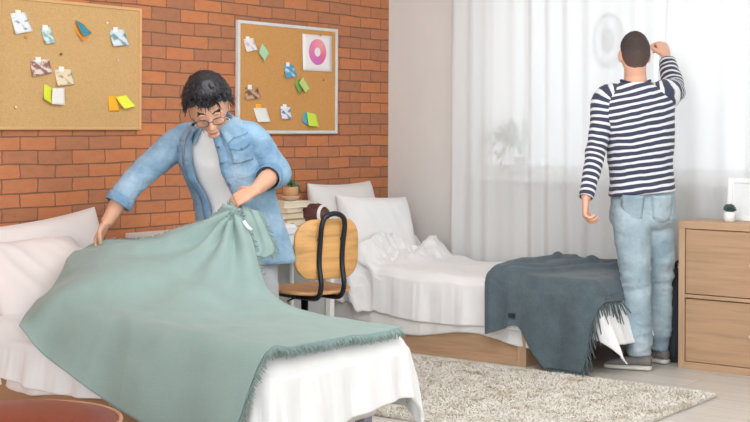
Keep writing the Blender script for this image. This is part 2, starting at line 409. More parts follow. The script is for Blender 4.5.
# ------------------------------------------------------------------ sheer curtains
def curtain(name, label, x0, x1, y, seed, dense, gather=None):
    rnd = random.Random(seed); ph = [rnd.random()*6 for _ in range(6)]
    bm = bmesh.new()
    def f(u, v):
        z = 0.02+v*2.55
        w = u+0.012*math.sin(5*u*PI+ph[0])
        x = x0+(x1-x0)*w
        edge = math.exp(-((u)/0.10)**2) if dense == 'left' else math.exp(-((1-u)/0.10)**2)*0.6+math.exp(-((u)/0.06)**2)*0.7
        a = 0.010+0.022*edge+0.008*math.sin(u*9+ph[1])
        yy = y+a*math.sin(u*(x1-x0)*46+ph[2]+0.35*math.sin(v*3+u*8))+0.006*math.sin(u*90+ph[3]+v*1.5)*(1-0.6*v)
        p = V((x, yy, z))
        if gather:
            gx, gz = gather; k = math.exp(-((z-gz)/0.28)**2)*math.exp(-((x-gx)/0.16)**2)
            p.x += (gx-x)*0.7*k; p.y -= 0.02*k
        return p
    grid(bm, 260, 40, f)
    o = finish(bm, name, SHEER); return tag(o, label, 'curtain', 'sheer curtains')
curtain('curtain', 'white sheer curtain from the plain wall to behind the man in stripes', 0.53, 1.945, -0.098, 3, 'left', None)
curtain('curtain', 'white sheer curtain behind the oak cabinet, its edge held in a fist', 1.95, 3.95, -0.105, 5, 'right', (2.0, 1.70))
rod = rooted('curtain_rod', 'white curtain rod above the window', 'curtain rod', (2.2, -0.145, 2.6))
bm = bmesh.new(); add_tube(bm, [(0.4, -0.10, 2.585), (4.1, -0.10, 2.585)], 0.012, 12); adopt(finish(bm, 'pole', WHITE_PAINT), rod)
for x in (0.45, 4.05):
    bm = bmesh.new(); add_tube(bm, [(x, 0.0, 2.585), (x, -0.10, 2.585)], 0.008, 8); adopt(finish(bm, 'bracket', WHITE_PAINT), rod)

# ------------------------------------------------------------------ cork boards and their notes
def cork_mat(name, rgb):
    k = NT(name); c = lin(rgb); v = k.coords()
    k.l(k.ramp(k.noise(v, 160, 3, 0.7), [(0.3, shade(c, 0.86)), (0.7, shade(c, 1.12))]), k.b.inputs['Base Color'])
    k.b.inputs['Roughness'].default_value = 0.95; k.bump(k.noise(v, 220, 2), 0.2, 0.002); return k.m
def corkboard(label, y0, y1, z0, z1, cork, fr, fw_, skew=0):
    t = rooted('cork_board', label, 'cork board', (0.0, (y0+y1)/2, z0))
    adopt(box('cork_panel', (0.002, y0+fw_*0.5, z0+fw_*0.5), (0.016, y1-fw_*0.5, z1-fw_*0.5), cork, None, 0), t)
    bm = bmesh.new()
    add_box(bm, (0.001, y0, z0), (0.024, y0+fw_, z1)); add_box(bm, (0.001, y1-fw_, z0), (0.024, y1, z1))
    add_box(bm, (0.0015, y0+fw_*0.9, z0), (0.0235, y1-fw_*0.9, z0+fw_)); add_box(bm, (0.0015, y0+fw_*0.9, z1-fw_), (0.0235, y1-fw_*0.9, z1))
    adopt(bevel(finish(bm, 'frame', fr, None, False), 0.003), t)
    return t
corkboard('large cork board in a thin pale wood frame on the brick wall', -3.13, -2.212, 1.233, 1.868, cork_mat('cork_pale', (206, 166, 112)), wood('blond_frame', (214, 170, 118), 'y', 0.05), 0.016)
corkboard('large cork board in a grey white metal frame on the brick wall', -1.472, -0.562, 1.212, 1.858, cork_mat('cork_deep', (205, 150, 88)), simple('white_metal', (214, 216, 214), 0.4), 0.019)

def paper_mat(name, rgb, ink=None, sc=30, cut=0.56):
    if name in MATS: return MATS[name]
    k = NT(name); c = lin(rgb)
    if ink:
        f = k.noise(k.coords((1, 1.0, 1.6)), sc, 3, 0.6)
        k.l(k.ramp(f, [(cut-0.06, c), (cut+0.05, lin(ink))]), k.b.inputs['Base Color'])
    else: k.b.inputs['Base Color'].default_value = c
    k.b.inputs['Roughness'].default_value = 0.7; MATS[name] = k.m; return k.m
TAPE = simple('masking_tape', (240, 238, 232), 0.6, 0.02)
def note(name, label, cat, quad, m, x=0.0175, curl=0.012, tape=None, group=None):
    """quad: TL, TR, BR, BL in wall (y, z); paper curls away from the board towards its lower edge"""
    q = [V((0, a, b)) for a, b in quad]
    base = sum(q, V())/4; base.x = x
    bm = bmesh.new()
    def f(u, v):
        p = q[0].lerp(q[1], u).lerp(q[3].lerp(q[2], u), v)
        p.x = x+curl*v*v+0.004*u*(1-u)*v
        return p-base
    grid(bm, 8, 8, f)
    if tape is not None:
        o = thing(name, label, cat, base, 0, group)
        s = solid(finish(bm, 'sheet', m, o), 0.0008)
        tc = q[0].lerp(q[1], tape)+V((x+0.0012, 0, 0)); w = 0.016
        bm = bmesh.new(); add_box(bm, tc-base+V((0, -w, -0.012)), tc-base+V((0.0012, w, 0.013))); finish(bm, 'tape', TAPE, o, False)
    else:
        o = solid(finish(bm, name, m, None, loc=base), 0.0008); tag(o, label, cat, group)
    return o
NL = 'notes on the wood framed board'; NR = 'notes on the metal framed board'
note('paper_card', 'white card with a grey sketch, highest on the wood framed board', 'note', [(-3.054, 1.785), (-2.966, 1.796), (-2.929, 1.707), (-3.03, 1.687)], paper_mat('sketch_card', (232, 234, 238), (120, 130, 146), 26, 0.62), tape=0.5, group=NL)
note('photo_print', 'small narrow print with a green plant, taped beside the white sketch card', 'photo', [(-2.875, 1.725), (-2.814, 1.734), (-2.789, 1.657), (-2.85, 1.649)], paper_mat('plant_print', (214, 226, 224), (146, 182, 176), 34, 0.5), tape=0.45, group=NL)
note('sticky_note', 'orange sticky note tucked behind a teal one', 'sticky note', [(-2.67, 1.748), (-2.619, 1.776), (-2.566, 1.719), (-2.624, 1.676)], paper_mat('orange_paper', (240, 150, 50)), x=0.0175, curl=0.02, group=NL)
note('sticky_note', 'teal sticky note overlapping an orange one', 'sticky note', [(-2.664, 1.778), (-2.612, 1.756), (-2.586, 1.718), (-2.631, 1.695)], paper_mat('teal_paper', (58, 140, 158)), x=0.030, curl=0.026, group=NL)
note('photo_print', 'taped seascape print near the top right corner of the wood framed board', 'photo', [(-2.433, 1.742), (-2.331, 1.753), (-2.31, 1.672), (-2.419, 1.661)], paper_mat('sea_print', (214, 226, 232), (122, 152, 158), 16, 0.55), tape=0.4, curl=0.018, group=NL)
note('photo_print', 'taped print with a brown and mauve pattern', 'photo', [(-2.935, 1.568), (-2.819, 1.578), (-2.813, 1.51), (-2.928, 1.491)], paper_mat('brown_print', (226, 206, 196), (146, 104, 96), 24, 0.5), tape=0.4, curl=0.016, group=NL)
note('photo_print', 'taped beige print beside the brown and mauve one', 'photo', [(-2.788, 1.53), (-2.681, 1.534), (-2.668, 1.46), (-2.775, 1.448)], paper_mat('beige_print', (230, 212, 182), (170, 146, 112), 26, 0.60), tape=0.4, group=NL)
note('sticky_note', 'lime yellow sticky note partly under a white slip', 'sticky note', [(-2.849, 1.455), (-2.800, 1.440), (-2.806, 1.357), (-2.861, 1.382)], paper_mat('lime_paper', (222, 228, 60)), curl=0.014, group=NL)
note('paper_slip', 'plain white paper slip over a lime sticky note', 'note', [(-2.812, 1.437), (-2.737, 1.439), (-2.737, 1.355), (-2.818, 1.359)], paper_mat('white_slip', (236, 232, 226)), x=0.034, curl=0.004, group=NL)
note('sticky_note', 'amber sticky note under a bright yellow one, low on the board', 'sticky note', [(-2.438, 1.406), (-2.384, 1.407), (-2.362, 1.33), (-2.437, 1.329)], paper_mat('amber_paper', (250, 178, 40)), group=NL, curl=0.006)
note('sticky_note', 'bright yellow sticky note tilted over an amber one', 'sticky note', [(-2.397, 1.401), (-2.322, 1.413), (-2.273, 1.357), (-2.349, 1.341)], paper_mat('yellow_paper', (236, 236, 70)), x=0.027, curl=0.018, group=NL)
note('paper_card', 'white taped card in the upper corner of the metal framed board', 'note', [(-1.423, 1.751), (-1.339, 1.761), (-1.312, 1.694), (-1.406, 1.678)], paper_mat('pale_card', (236, 228, 224), (206, 196, 204), 22, 0.55), tape=0.4, group=NR)
note('sticky_note', 'pale mint sticky note hung as a diamond', 'sticky note', [(-1.261, 1.737), (-1.199, 1.682), (-1.251, 1.627), (-1.304, 1.677)], paper_mat('mint_paper', (178, 218, 176)), curl=0.014, group=NR)
note('photo_print', 'blue print taped near the middle of the metal framed board', 'photo', [(-1.064, 1.623), (-0.982, 1.62), (-0.963, 1.555), (-1.064, 1.54)], paper_mat('blue_print', (86, 156, 194), (200, 220, 228), 20, 0.58), tape=0.35, curl=0.016, group=NR)
note('sticky_note', 'green sticky note under a pale yellow green one', 'sticky note', [(-0.945, 1.545), (-0.890, 1.478), (-0.930, 1.445), (-0.975, 1.500)], paper_mat('green_paper', (132, 190, 96)), curl=0.01, group=NR)
note('sticky_note', 'pale yellow green sticky note over a darker green one', 'sticky note', [(-0.905, 1.553), (-0.838, 1.478), (-0.895, 1.455), (-0.955, 1.512)], paper_mat('pale_lime_paper', (200, 212, 128)), x=0.029, curl=0.012, group=NR)
note('photo_print', 'brown landscape print taped on the metal framed board', 'photo', [(-1.404, 1.478), (-1.302, 1.481), (-1.276, 1.418), (-1.412, 1.404)], paper_mat('sepia_print', (196, 160, 128), (120, 84, 62), 18, 0.52), tape=0.35, group=NR)
note('photo_print', 'white print with a blue figure, low on the metal framed board', 'photo', [(-1.099, 1.375), (-1.008, 1.37), (-1.007, 1.299), (-1.098, 1.298)], paper_mat('bluewhite_print', (228, 228, 234), (112, 136, 174), 26, 0.55), tape=0.4, group=NR)
note('sticky_note', 'blue sticky note behind a neon yellow one', 'sticky note', [(-0.885, 1.338), (-0.835, 1.342), (-0.840, 1.255), (-0.902, 1.285)], paper_mat('sky_paper', (84, 174, 202)), curl=0.006, group=NR)
note('sticky_note', 'neon yellow green sticky note over a blue one', 'sticky note', [(-0.862, 1.342), (-0.773, 1.331), (-0.763, 1.252), (-0.858, 1.258)], paper_mat('neon_paper', (206, 226, 72)), x=0.025, curl=0.014, group=NR)
note('paper_card', 'white card half hidden behind the denim shoulder', 'note', [(-1.335, 1.36), (-1.223, 1.361), (-1.196, 1.28), (-1.309, 1.279)], paper_mat('white_slip', (236, 232, 226)), group=NR)
note('sticky_note', 'orange yellow sticky note peeping over the denim shoulder', 'sticky note', [(-1.315, 1.385), (-1.265, 1.385), (-1.262, 1.33), (-1.315, 1.33)], paper_mat('amber_paper', (250, 178, 40)), x=0.0165, curl=0.001, group=NR)
# poster with a pink ring
t = thing('poster', 'white paper poster with a pink and violet ring', 'poster', (0.0178, -0.76, 1.70), 0, NR)
bm = bmesh.new(); grid(bm, 8, 8, lambda u, v: V((0.006*v*v, -0.14+0.28*u, 0.112-0.22*v))); solid(finish(bm, 'sheet', paper_mat('poster_white', (238, 232, 232)), t), 0.0008)
def ring_mat():
    k = NT('pink_ring_print'); g = k.n('ShaderNodeTexGradient', gradient_type='RADIAL'); k.l(k.coords((1, 1, 1), rot=(0, PI/2, 0)), g.inputs[0])
    k.l(k.ramp(g.outputs[1], [(0.0, lin((206, 110, 190))), (0.35, lin((232, 128, 168))), (0.6, lin((240, 160, 160))), (0.8, lin((228, 106, 150))), (1.0, lin((206, 110, 190)))]), k.b.inputs['Base Color'])
    k.b.inputs['Roughness'].default_value = 0.6; return k.m
bm = bmesh.new()
def cring(r, x): return [V((x, r*1.03*math.cos(2*PI*j/48), 0.008+r*math.sin(2*PI*j/48))) for j in range(48)]
add_rings(bm, [cring(0.028, 0.0025), cring(0.028, 0.0040), cring(0.079, 0.0055), cring(0.079, 0.003)], False); finish(bm, 'printed_ring', ring_mat(), t, False)
for k_, (y, z, lab) in enumerate([(-2.965, 1.676, 'orange push pin below the white sketch card'), (-2.751, 1.605, 'brown push pin above the beige print'), (-2.454, 1.776, 'white push pin above the seascape print'),
                    (-2.378, 1.591, 'pale push pin below the seascape print'), (-3.022, 1.341, 'white push pin near the lowest corner of the wood framed board'), (-0.739, 1.812, 'brass push pin holding the ring poster'), (-0.70, 1.54, 'orange push pin below the ring poster')]):
    col = [(226, 150, 60), (150, 96, 60), (240, 226, 200), (226, 196, 180), (240, 214, 200), (190, 140, 80), (204, 120, 60)][k_]
    bm = bmesh.new()
    g = add_rings(bm, [[V((x, r*math.cos(2*PI*j/12), r*math.sin(2*PI*j/12))) for j in range(12)] for r, x in ((0.002, 0), (0.002, 0.004), (0.006, 0.005), (0.0075, 0.008), (0.006, 0.011))])
    o = finish(bm, 'push_pin', simple('pin_%s_plastic' % ['orange', 'brown', 'ivory', 'pale', 'white', 'brass', 'rust'][k_], col, 0.4), None, loc=(0.016 if k_ != 5 else 0.0185, y, z)); tag(o, lab, 'push pin', 'push pins')

# ------------------------------------------------------------------ soft goods
def pillow(name, label, w, h, t, loc, rot, m, seed, group, sag=0.0):
    rnd = random.Random(seed); sx = V((rnd.random()*9, rnd.random()*9, rnd.random()*9))
    bm = bmesh.new(); n = 40; side = []
    def f(u, v, s):
        a, b = 2*u-1, 2*v-1
        px = a*w/2*(1-0.055*(1-b*b)**1.0*abs(a)**3); py = b*h/2*(1-0.075*(1-a*a)*abs(b)**3)
        th = t/2*(max(0, 1-a**4)**0.62)*(max(0, 1-b**4)**0.62)
        p = V((px, py, 0)); q = p+sx
        e = 1-min(abs(1-abs(a)), abs(1-abs(b)))
        th *= 1+0.16*fbm(q, 4.0)+0.10*ridge(q*7+V((b*2, a, s)))*max(0, e-0.35)
        th += 0.006*ridge(V((q.x*9+q.y*3, q.y*3.5, s)))*(1-e**6)
        px += sag*b*0.05
        return V((px, py-sag*0.10*(1-a*a)*max(0, b), s*th))
    g1 = [[bm.verts.new(f(i/(n-1), j/(n-1), 1)) for i in range(n)] for j in range(n)]
    g2 = [[g1[j][i] if i in (0, n-1) or j in (0, n-1) else bm.verts.new(f(i/(n-1), j/(n-1), -1)) for i in range(n)] for j in range(n)]
    for j in range(n-1):
        for i in range(n-1):
            bm.faces.new((g1[j][i], g1[j][i+1], g1[j+1][i+1], g1[j+1][i])); bm.faces.new((g2[j][i], g2[j+1][i], g2[j+1][i+1], g2[j][i+1]))
    o = finish(bm, name, m); subsurf(o, 1); o.location = loc
    o.rotation_mode = 'QUATERNION'
    X, Y, Z = [V(q).normalized() for q in rot]
    X = (X-Y*X.dot(Y)).normalized(); Z = X.cross(Y)
    o.rotation_quaternion = Matrix((X, Y, Z)).transposed().to_quaternion()
    return tag(o, label, 'pillow', group)

def drape_point(B, s, t, off=0.0):
    """B: x1 (foot), y0 (near), y1 (far), top, r. s: length along bed, t: across; beyond edges hangs down."""
    x1, y0, y1, top, r, flare = B[:6]; ffoot = B[6] if len(B) > 6 else flare
    cx = min(s, x1-r); cy = min(max(t, y0+r), y1-r)
    dx = s-cx; dy = t-cy; over = math.hypot(dx, dy)
    if dx > 0 and dy != 0: over = (dx**2.5+abs(dy)**2.5)**(1/2.5)      # hanging corners are rounded off
    if over < 1e-6: return V((cx, cy, top+off)), 0.0
    hy = math.hypot(dx, dy); ux, uy = dx/hy, dy/hy
    if uy > 0 and len(B) > 7: flare = B[7]
    flare = flare*uy*uy+ffoot*ux*ux
    q = r*PI/2
    if over < q:
        a = over/r; h = r*math.sin(a); d = r*(1-math.cos(a)); nx, nz = math.sin(a), math.cos(a)
    else:
        h = r+flare*(over-q); d = r+(over-q)*math.sqrt(1-flare*flare); nx, nz = 1, flare
    return V((cx+ux*(h+off*nx), cy+uy*(h+off*nx), top-d+off*nz)), over

def duvet(name, label, B, s0, drops, m, seed, nu=150, nv=130, puff=0.012, hemwave=0.02, heap=None, pleat=0.012, parent=None):
    x1, y0, y1, top, r, fl = B[:6]; foot, near, far = drops
    bm = bmesh.new(); sd = V((seed*3.1, seed*1.7, seed))
    def f(u, v):
        s = s0+(x1+foot-s0)*u; t = (y0-near)+(y1+far-(y0-near))*v
        p, over = drape_point(B, s, t)
        per = V((p.x*2.2, p.y*2.2, 0))
        hang = max(0.0, over-r*1.2)
        q = V((s*3.0, t*3.0, 0))+sd
        d = puff*fbm(q, 1.0)*1.5+0.006*ridge(V((s*5+t*2, t*7, seed)))
        if hang > 0:
            # soft vertical pleats in the part that hangs
            c = V((min(s, x1-r), min(max(t, y0+r), y1-r), 0)); w = V((s, t, 0))-c
            ang = math.atan2(w.y, w.x)
            ph = (c.x*9+c.y*9+ang*2.2)
            d2 = pleat*min(1, hang/0.12)*(math.sin(ph*2.1+seed)+0.6*math.sin(ph*4.7+1+seed))
            n = w.normalized() if w.length else V((0, 0, 0))
            p += n*(d2+abs(pleat)*0.8)
            p += n*0.003*ridge(V((c.x*30+c.y*30+ang*8, hang*2.0, seed)))*min(1, hang/0.05)
            p.z += hemwave*(min(1, hang/0.2)**2)*math.sin(ph*0.9+seed*2)*0.7
        p.z += d if over < r*1.6 else 0
        if heap: p = heap(p, s, t, over)
        p.z = max(p.z, 0.012)
        return p
    grid(bm, nu, nv, f)
    o = finish(bm, name, m); solid(o, 0.016, -1); subsurf(o, 1)
    return tag(o, label, 'duvet') if label else o

def fringe(name, line, dirf, m, parent, n, ln, seed, r=0.0022, clump=1):
    """tassels hanging from a hem polyline; dirf(t, p) -> direction"""
    rnd = random.Random(seed); pts = [V(p) for p in line]; L = [0]
    for i in range(1, len(pts)): L.append(L[-1]+(pts[i]-pts[i-1]).length)
    bm = bmesh.new()
    for k in range(n):
        t = (k+rnd.uniform(-0.3, 0.3))/(n-1)*L[-1]; t = min(max(t, 0), L[-1]*0.9999)
        i = max(j for j in range(len(L)-1) if L[j] <= t); f = (t-L[i])/max(1e-9, L[i+1]-L[i]); p = pts[i].lerp(pts[i+1], f)
        d = dirf(t/L[-1], p).normalized()+V((rnd.gauss(0, .22), rnd.gauss(0, .22), rnd.gauss(0, .12))); d.normalize()
        l = ln*rnd.uniform(0.7, 1.15); sag = V((rnd.gauss(0, .2), rnd.gauss(0, .2), -0.35))*l*0.35
        q = [p-d*0.004, p+d*l*0.5+sag*0.25, p+d*l+sag]
        for z in q: z.z = max(z.z, 0.006)
        add_tube(bm, q, [r, r*1.2, r*0.7], 4)
    o = finish(bm, name, m); return adopt(o, parent) if parent else o

# ---- bed nearest the camera
B1Y0, B1Y1 = -3.70, -2.88
bed = rooted('single_bed', 'single bed under the mint blanket, nearest the camera', 'bed', (1.1, -3.29, 0))
bm = bmesh.new(); add_box(bm, (0.06, B1Y0+0.03, 0.13), (2.12, B1Y1-0.03, 0.40))
adopt(bevel(finish(bm, 'mattress', LINEN_PINK, None, False), 0.05, 4), bed)
adopt(box('side_rail', (0.04, B1Y0+0.0, 0.06), (2.10, B1Y0+0.028, 0.30), TAN, None, 0.008), bed)
adopt(box('side_rail', (0.04, B1Y1-0.028, 0.20), (2.10, B1Y1, 0.30), TAN, None, 0.008), bed)
adopt(box('end_rail', (2.085, B1Y0+0.03, 0.22), (2.11, B1Y1-0.03, 0.30), TAN, None, 0.006), bed)
for x, y in ((0.12, B1Y0+0.07), (0.12, B1Y1-0.07), (2.05, B1Y0+0.07), (2.05, B1Y1-0.07)):
    adopt(box('leg', (x-0.025, y-0.025, 0), (x+0.025, y+0.025, 0.21), simple('mauve_grey_metal', (150, 145, 160), 0.5), None, 0.004), bed)
BB1 = (2.205, B1Y0, B1Y1+0.075, 0.455, 0.095, 0.20, 0.16, 0.20)
# fitted sheet at the head end, hanging over the near side with a seam
sh = duvet('sheet', None, (2.05, B1Y0+0.005, B1Y1-0.005, 0.425, 0.045, 0.06), 0.05, (-0.75, 0.19, 0.10), LINEN_PINK, 2.3, 90, 90, 0.008, 0.03); adopt(sh, bed)
duvet('duvet', 'thick white duvet hanging over the foot of the bed with the mint blanket', BB1, 0.62, (0.215, 0.18, 0.25), LINEN, 1.2, 190, 150, 0.010, 0.026, pleat=0.010)
PB1 = 'pillows on the bed with the mint blanket'
pillow('pillow', 'white pillow leaning on the brick wall at the mint blanket bed', 0.72, 0.46, 0.17, (0.16, -2.935, 0.600), ((0, 1, 0.15), (-0.26, -0.1, 1), (1, 0, 0.2)), LINEN_PINK, 4, PB1)
pillow('pillow', 'white pillow lying in front of another, beside the hand on the blanket', 0.70, 0.46, 0.16, (0.45, -3.22, 0.575), ((-0.10, 1, 0.05), (-0.66, -0.05, 0.60), (1, 0, 0.5)), LINEN_PINK, 9, PB1)

# ---- mint blanket, held at its head hem by the man in denim
PM = [
 [(1.185, -2.765, 0.915), (1.33, -2.81, 0.78), (1.46, -2.85, 0.58), (1.68, -2.885, 0.505), (1.95, -2.89, 0.49), (2.185, -2.89, 0.475)],
 [(0.98, -2.90, 0.795), (1.22, -2.97, 0.70), (1.42, -3.05, 0.575), (1.66, -3.09, 0.505), (1.95, -3.10, 0.492), (2.19, -3.09, 0.48)],
 [(0.56, -3.01, 0.705), (0.88, -3.10, 0.735), (1.22, -3.21, 0.61), (1.56, -3.29, 0.515), (1.90, -3.31, 0.495), (2.19, -3.32, 0.482)],
 [(0.70, -3.29, 0.615), (0.97, -3.38, 0.645), (1.27, -3.45, 0.555), (1.60, -3.50, 0.505), (1.90, -3.52, 0.493), (2.19, -3.53, 0.482)],
 [(0.86, -3.58, 0.52), (1.06, -3.64, 0.535), (1.38, -3.67, 0.51), (1.65, -3.69, 0.498), (1.95, -3.70, 0.49), (2.19, -3.70, 0.472)],
 [(0.97, -3.75, 0.445), (1.20, -3.79, 0.37), (1.48, -3.815, 0.28), (1.70, -3.825, 0.22), (1.95, -3.835, 0.16), (2.14, -3.83, 0.11)],
]
G = lattice(PM, 150, 150)
bm = bmesh.new(); nV = len(G); nU = len(G[0])
def mint_off(i, j):
    u, v = i/(nU-1), j/(nV-1); p = G[j][i]
    grip = V((1.21, -2.78, 0.94)); d = (p-grip); ang = math.atan2(d.y, d.x); rad = d.length
    a = 0.026*math.sin(ang*10+0.6)*math.exp(-rad*1.7)*min(1, rad*7)
    grip2 = V((0.56, -3.0, 0.72)); d2 = p-grip2; a += 0.022*math.sin(math.atan2(d2.y, d2.x+0.2)*8)*math.exp(-d2.length*2.4)*min(1, d2.length*8)
    a += (0.022*fbm(p+V((3, 1, 2)), 2.6)+0.018*(ridge(V((p.x*1.3-p.y*1.0, p.y*2.6+p.x*1.6, 3.3)))-0.4)+0.007*(ridge(V((p.x*3-p.y*2, p.y*6+p.x*4, 1.3)))-0.4))*(1-0.75*u)
    a += 0.010*math.sin(p.x*17+p.y*4)*max(0, (v-0.78)/0.22)
    a += 0.020*math.exp(-((u*1.0+v*0.55-0.62)/0.06)**2)*max(0, 1-abs(v-0.5)*1.6)
    return a
vs = [[bm.verts.new(G[j][i]) for i in range(nU)] for j in range(nV)]
for j in range(nV-1):
    for i in range(nU-1): bm.faces.new((vs[j][i], vs[j+1][i], vs[j+1][i+1], vs[j][i+1]))
bm.normal_update()
mv = [(vs[j][i], vs[j][i].normal.copy()*mint_off(i, j)) for j in range(nV) for i in range(nU)]
for v, d in mv: v.co += d
hem_foot = [vs[j][-1].co.copy() for j in range(0, nV, 4)]; hem_head = [vs[j][0].co.copy() for j in range(0, int(nV*0.42), 3)]; hem_near = [vs[-1][i].co.copy() for i in range(0, int(nU*0.55), 3)]
hem_far = [vs[0][i].co.copy() for i in range(0, int(nU*0.36), 3)]
o = finish(bm, 'throw_blanket', MINT); solid(o, 0.006, 1); mint = tag(o, 'mint green fringed wool blanket held up by the man in denim', 'blanket')
def out_dir(t, p):
    return V((0.6, -0.05, -0.75)) if p.y > -3.68 else V((0.8, -0.35, -0.35))
fringe('fringe', hem_foot, out_dir, MINT_FR, mint, 480, 0.030, 5, 0.0018)
fringe('fringe', hem_head, lambda t, p: V((-0.25, 0.45, 0.55)), MINT_FR, mint, 120, 0.020, 6)
fringe('fringe', hem_far, lambda t, p: V((0.3, 0.9, 0.1)), MINT_FR, mint, 70, 0.028, 8)
fringe('fringe', hem_near[-5:], lambda t, p: V((0.1, -0.15, -1)), MINT_FR, mint, 9, 0.02, 7)
# the turned-back corner under the fist, with its care label
bm = bmesh.new()
PT = [[(1.185, -2.745, 0.925), (1.23, -2.735, 0.905), (1.285, -2.72, 0.885)], [(1.215, -2.775, 0.88), (1.285, -2.76, 0.845), (1.355, -2.735, 0.80)], [(1.27, -2.80, 0.80), (1.345, -2.785, 0.75), (1.415, -2.755, 0.725)], [(1.335, -2.82, 0.72), (1.375, -2.81, 0.70), (1.405, -2.795, 0.695)]]
G2 = lattice(PT, 16, 30); g2 = [[bm.verts.new(p+V((0, 0.006*math.sin(k*0.9), 0))) for k, p in enumerate(r)] for r in G2]
for j in range(29):
    for i in range(15): bm.faces.new((g2[j][i], g2[j][i+1], g2[j+1][i+1], g2[j+1][i]))
edge2 = [g2[j][-1].co.copy() for j in range(0, 30, 2)]
o = solid(finish(bm, 'turned_corner', MINT_FR), 0.005, 0); kid(o, mint)
fringe('fringe', edge2, lambda t, p: V((0.7, 0.2, -0.3)), MINT_FR, mint, 60, 0.026, 9)
bm = bmesh.new(); grid(bm, 4, 6, lambda u, v: V((1.285, -2.815, 0.845))+V((0.62, 0.25, -0.72))*0.055*v+V((0.7, 0.45, 0.4))*0.016*u+V((0, -0.006*math.sin(v*3), 0)))
o = solid(finish(bm, 'care_label', simple('label_white', (240, 240, 238), 0.6)), 0.001, 0); kid(o, mint)
# bed by the window ---------------------------------------------------------
B2Y0, B2Y1 = -0.985, -0.16
bed2 = rooted('single_bed', 'single bed with a light oak base, standing along the window wall', 'bed', (1.0, -0.56, 0))
bm = bmesh.new(); add_box(bm, (0.10, B2Y0+0.012, 0.0), (1.58, B2Y0+0.034, 0.185)); adopt(bevel(finish(bm, 'side_panel', OAK, None, False), 0.002), bed2)
bm = bmesh.new(); add_box(bm, (0.08, B2Y0+0.0, 0.0), (1.585, B2Y0+0.012, 0.028)); adopt(bevel(finish(bm, 'bottom_rail', OAK, None, False), 0.002), bed2)
bm = bmesh.new(); add_box(bm, (1.575, B2Y0-0.002, 0.0), (1.625, B2Y1, 0.19)); adopt(bevel(finish(bm, 'end_panel', OAKZ, None, False), 0.002), bed2)
bm = bmesh.new(); add_box(bm, (0.10, B2Y1-0.03, 0.0), (1.575, B2Y1, 0.185)); adopt(bevel(finish(bm, 'side_panel', OAK, None, False), 0.002), bed2)
bm = bmesh.new(); add_box(bm, (0.06, B2Y0+0.02, 0.19), (2.00, B2Y1-0.01, 0.215)); adopt(finish(bm, 'slat_deck', OAK, None, False), bed2)
bm = bmesh.new(); add_box(bm, (0.05, B2Y0+0.015, 0.216), (2.00, B2Y1-0.01, 0.40)); adopt(bevel(finish(bm, 'mattress', LINEN_GREY, None, False), 0.045, 4), bed2)
sh = duvet('fitted_sheet', None, (2.0, B2Y0+0.005, B2Y1, 0.415, 0.045, 0.02), 0.06, (0.0, 0.275, 0.1), LINEN_GREY, 4.1, 110, 80, 0.004, 0.035, pleat=0.004); adopt(sh, bed2)
BB2 = (2.05, B2Y0, B2Y1, 0.45, 0.06, 0.05, 0.34)
def heap2(p, s, t, over):
    k = math.exp(-((s-0.44)/0.19)**2)
    tt = (t-B2Y0)/(B2Y1-B2Y0)
    up = 0.095*k*(0.6+0.5*math.sin(s*30+t*9))*(1.0 if tt > -0.05 else max(0, 1+tt*3))
    q = V((s*8, t*4, 2)); up += 0.045*k*ridge(q)+0.035*k*ridge(V((s*17+t*9, t*11-s*5, 4)))+0.012*k*ridge(V((s*40, t*30, 1)))
    p = p+V((0, -0.03*k*(1-min(1, max(0, tt*3))), up))
    if s > 2.05 and t < B2Y0:
        c_ = min(s-2.05, B2Y0-t); p.x += 0.45*c_; p.y += 0.12*c_
    if over > 0.1 and s < 0.75: p.y -= 0.025*k*math.sin(s*30+t*12)
    return p
duvet('duvet', 'white duvet on the window bed, heaped up by the pillows', BB2, 0.22, (0.28, 0.24, 0.03), LINEN, 3.4, 200, 120, 0.012, 0.010, heap2, 0.007)
PB2 = 'pillows on the window bed'
pillow('pillow', 'white pillow propped against the brick wall, behind the other', 0.64, 0.50, 0.17, (0.13, -0.62, 0.675), ((0, 1, -0.07), (-0.18, 0, 1), (1, 0, 0.2)), LINEN_GREY, 21, PB2)
pillow('pillow', 'white pillow leaning in front of the other on the window bed', 0.60, 0.46, 0.18, (0.33, -0.55, 0.62), ((0.16, 1, -0.05), (-0.30, 0.10, 1), (1, 0, 0.3)), LINEN, 33, PB2)

# slate throw over the foot of that bed: control points in sheet coordinates (s along, t across), lift above the duvet
BT = (2.055, B2Y0-0.014, B2Y1, 0.462, 0.065, 0.07, 0.40)
PS = [
 [(1.20, -0.24, .012), (1.38, -0.22, .02), (1.56, -0.22, .03), (1.76, -0.24, .03), (1.95, -0.26, .015), (2.10, -0.28, .006)],
 [(1.24, -0.50, .014), (1.40, -0.48, .03), (1.58, -0.48, .055), (1.78, -0.48, .035), (1.98, -0.48, .015), (2.12, -0.50, .006)],
 [(1.32, -0.75, .016), (1.46, -0.74, .045), (1.60, -0.74, .02), (1.80, -0.74, .02), (2.00, -0.74, .012), (2.13, -0.75, .006)],
 [(1.39, -0.98, .018), (1.50, -0.97, .03), (1.62, -0.97, .016), (1.80, -0.97, .012), (2.00, -0.97, .012), (2.12, -0.97, .008)],
 [(1.41, -1.12, .020), (1.52, -1.15, .02), (1.65, -1.18, .014), (1.80, -1.20, .014), (1.98, -1.21, .014), (2.10, -1.14, .012)],
 [(1.43, -1.27, .02), (1.515, -1.24, .02), (1.60, -1.22, .016), (1.72, -1.36, .016), (1.84, -1.48, .016), (1.985, -1.48, .016)],
]
G = lattice(PS, 140, 140); bm = bmesh.new()
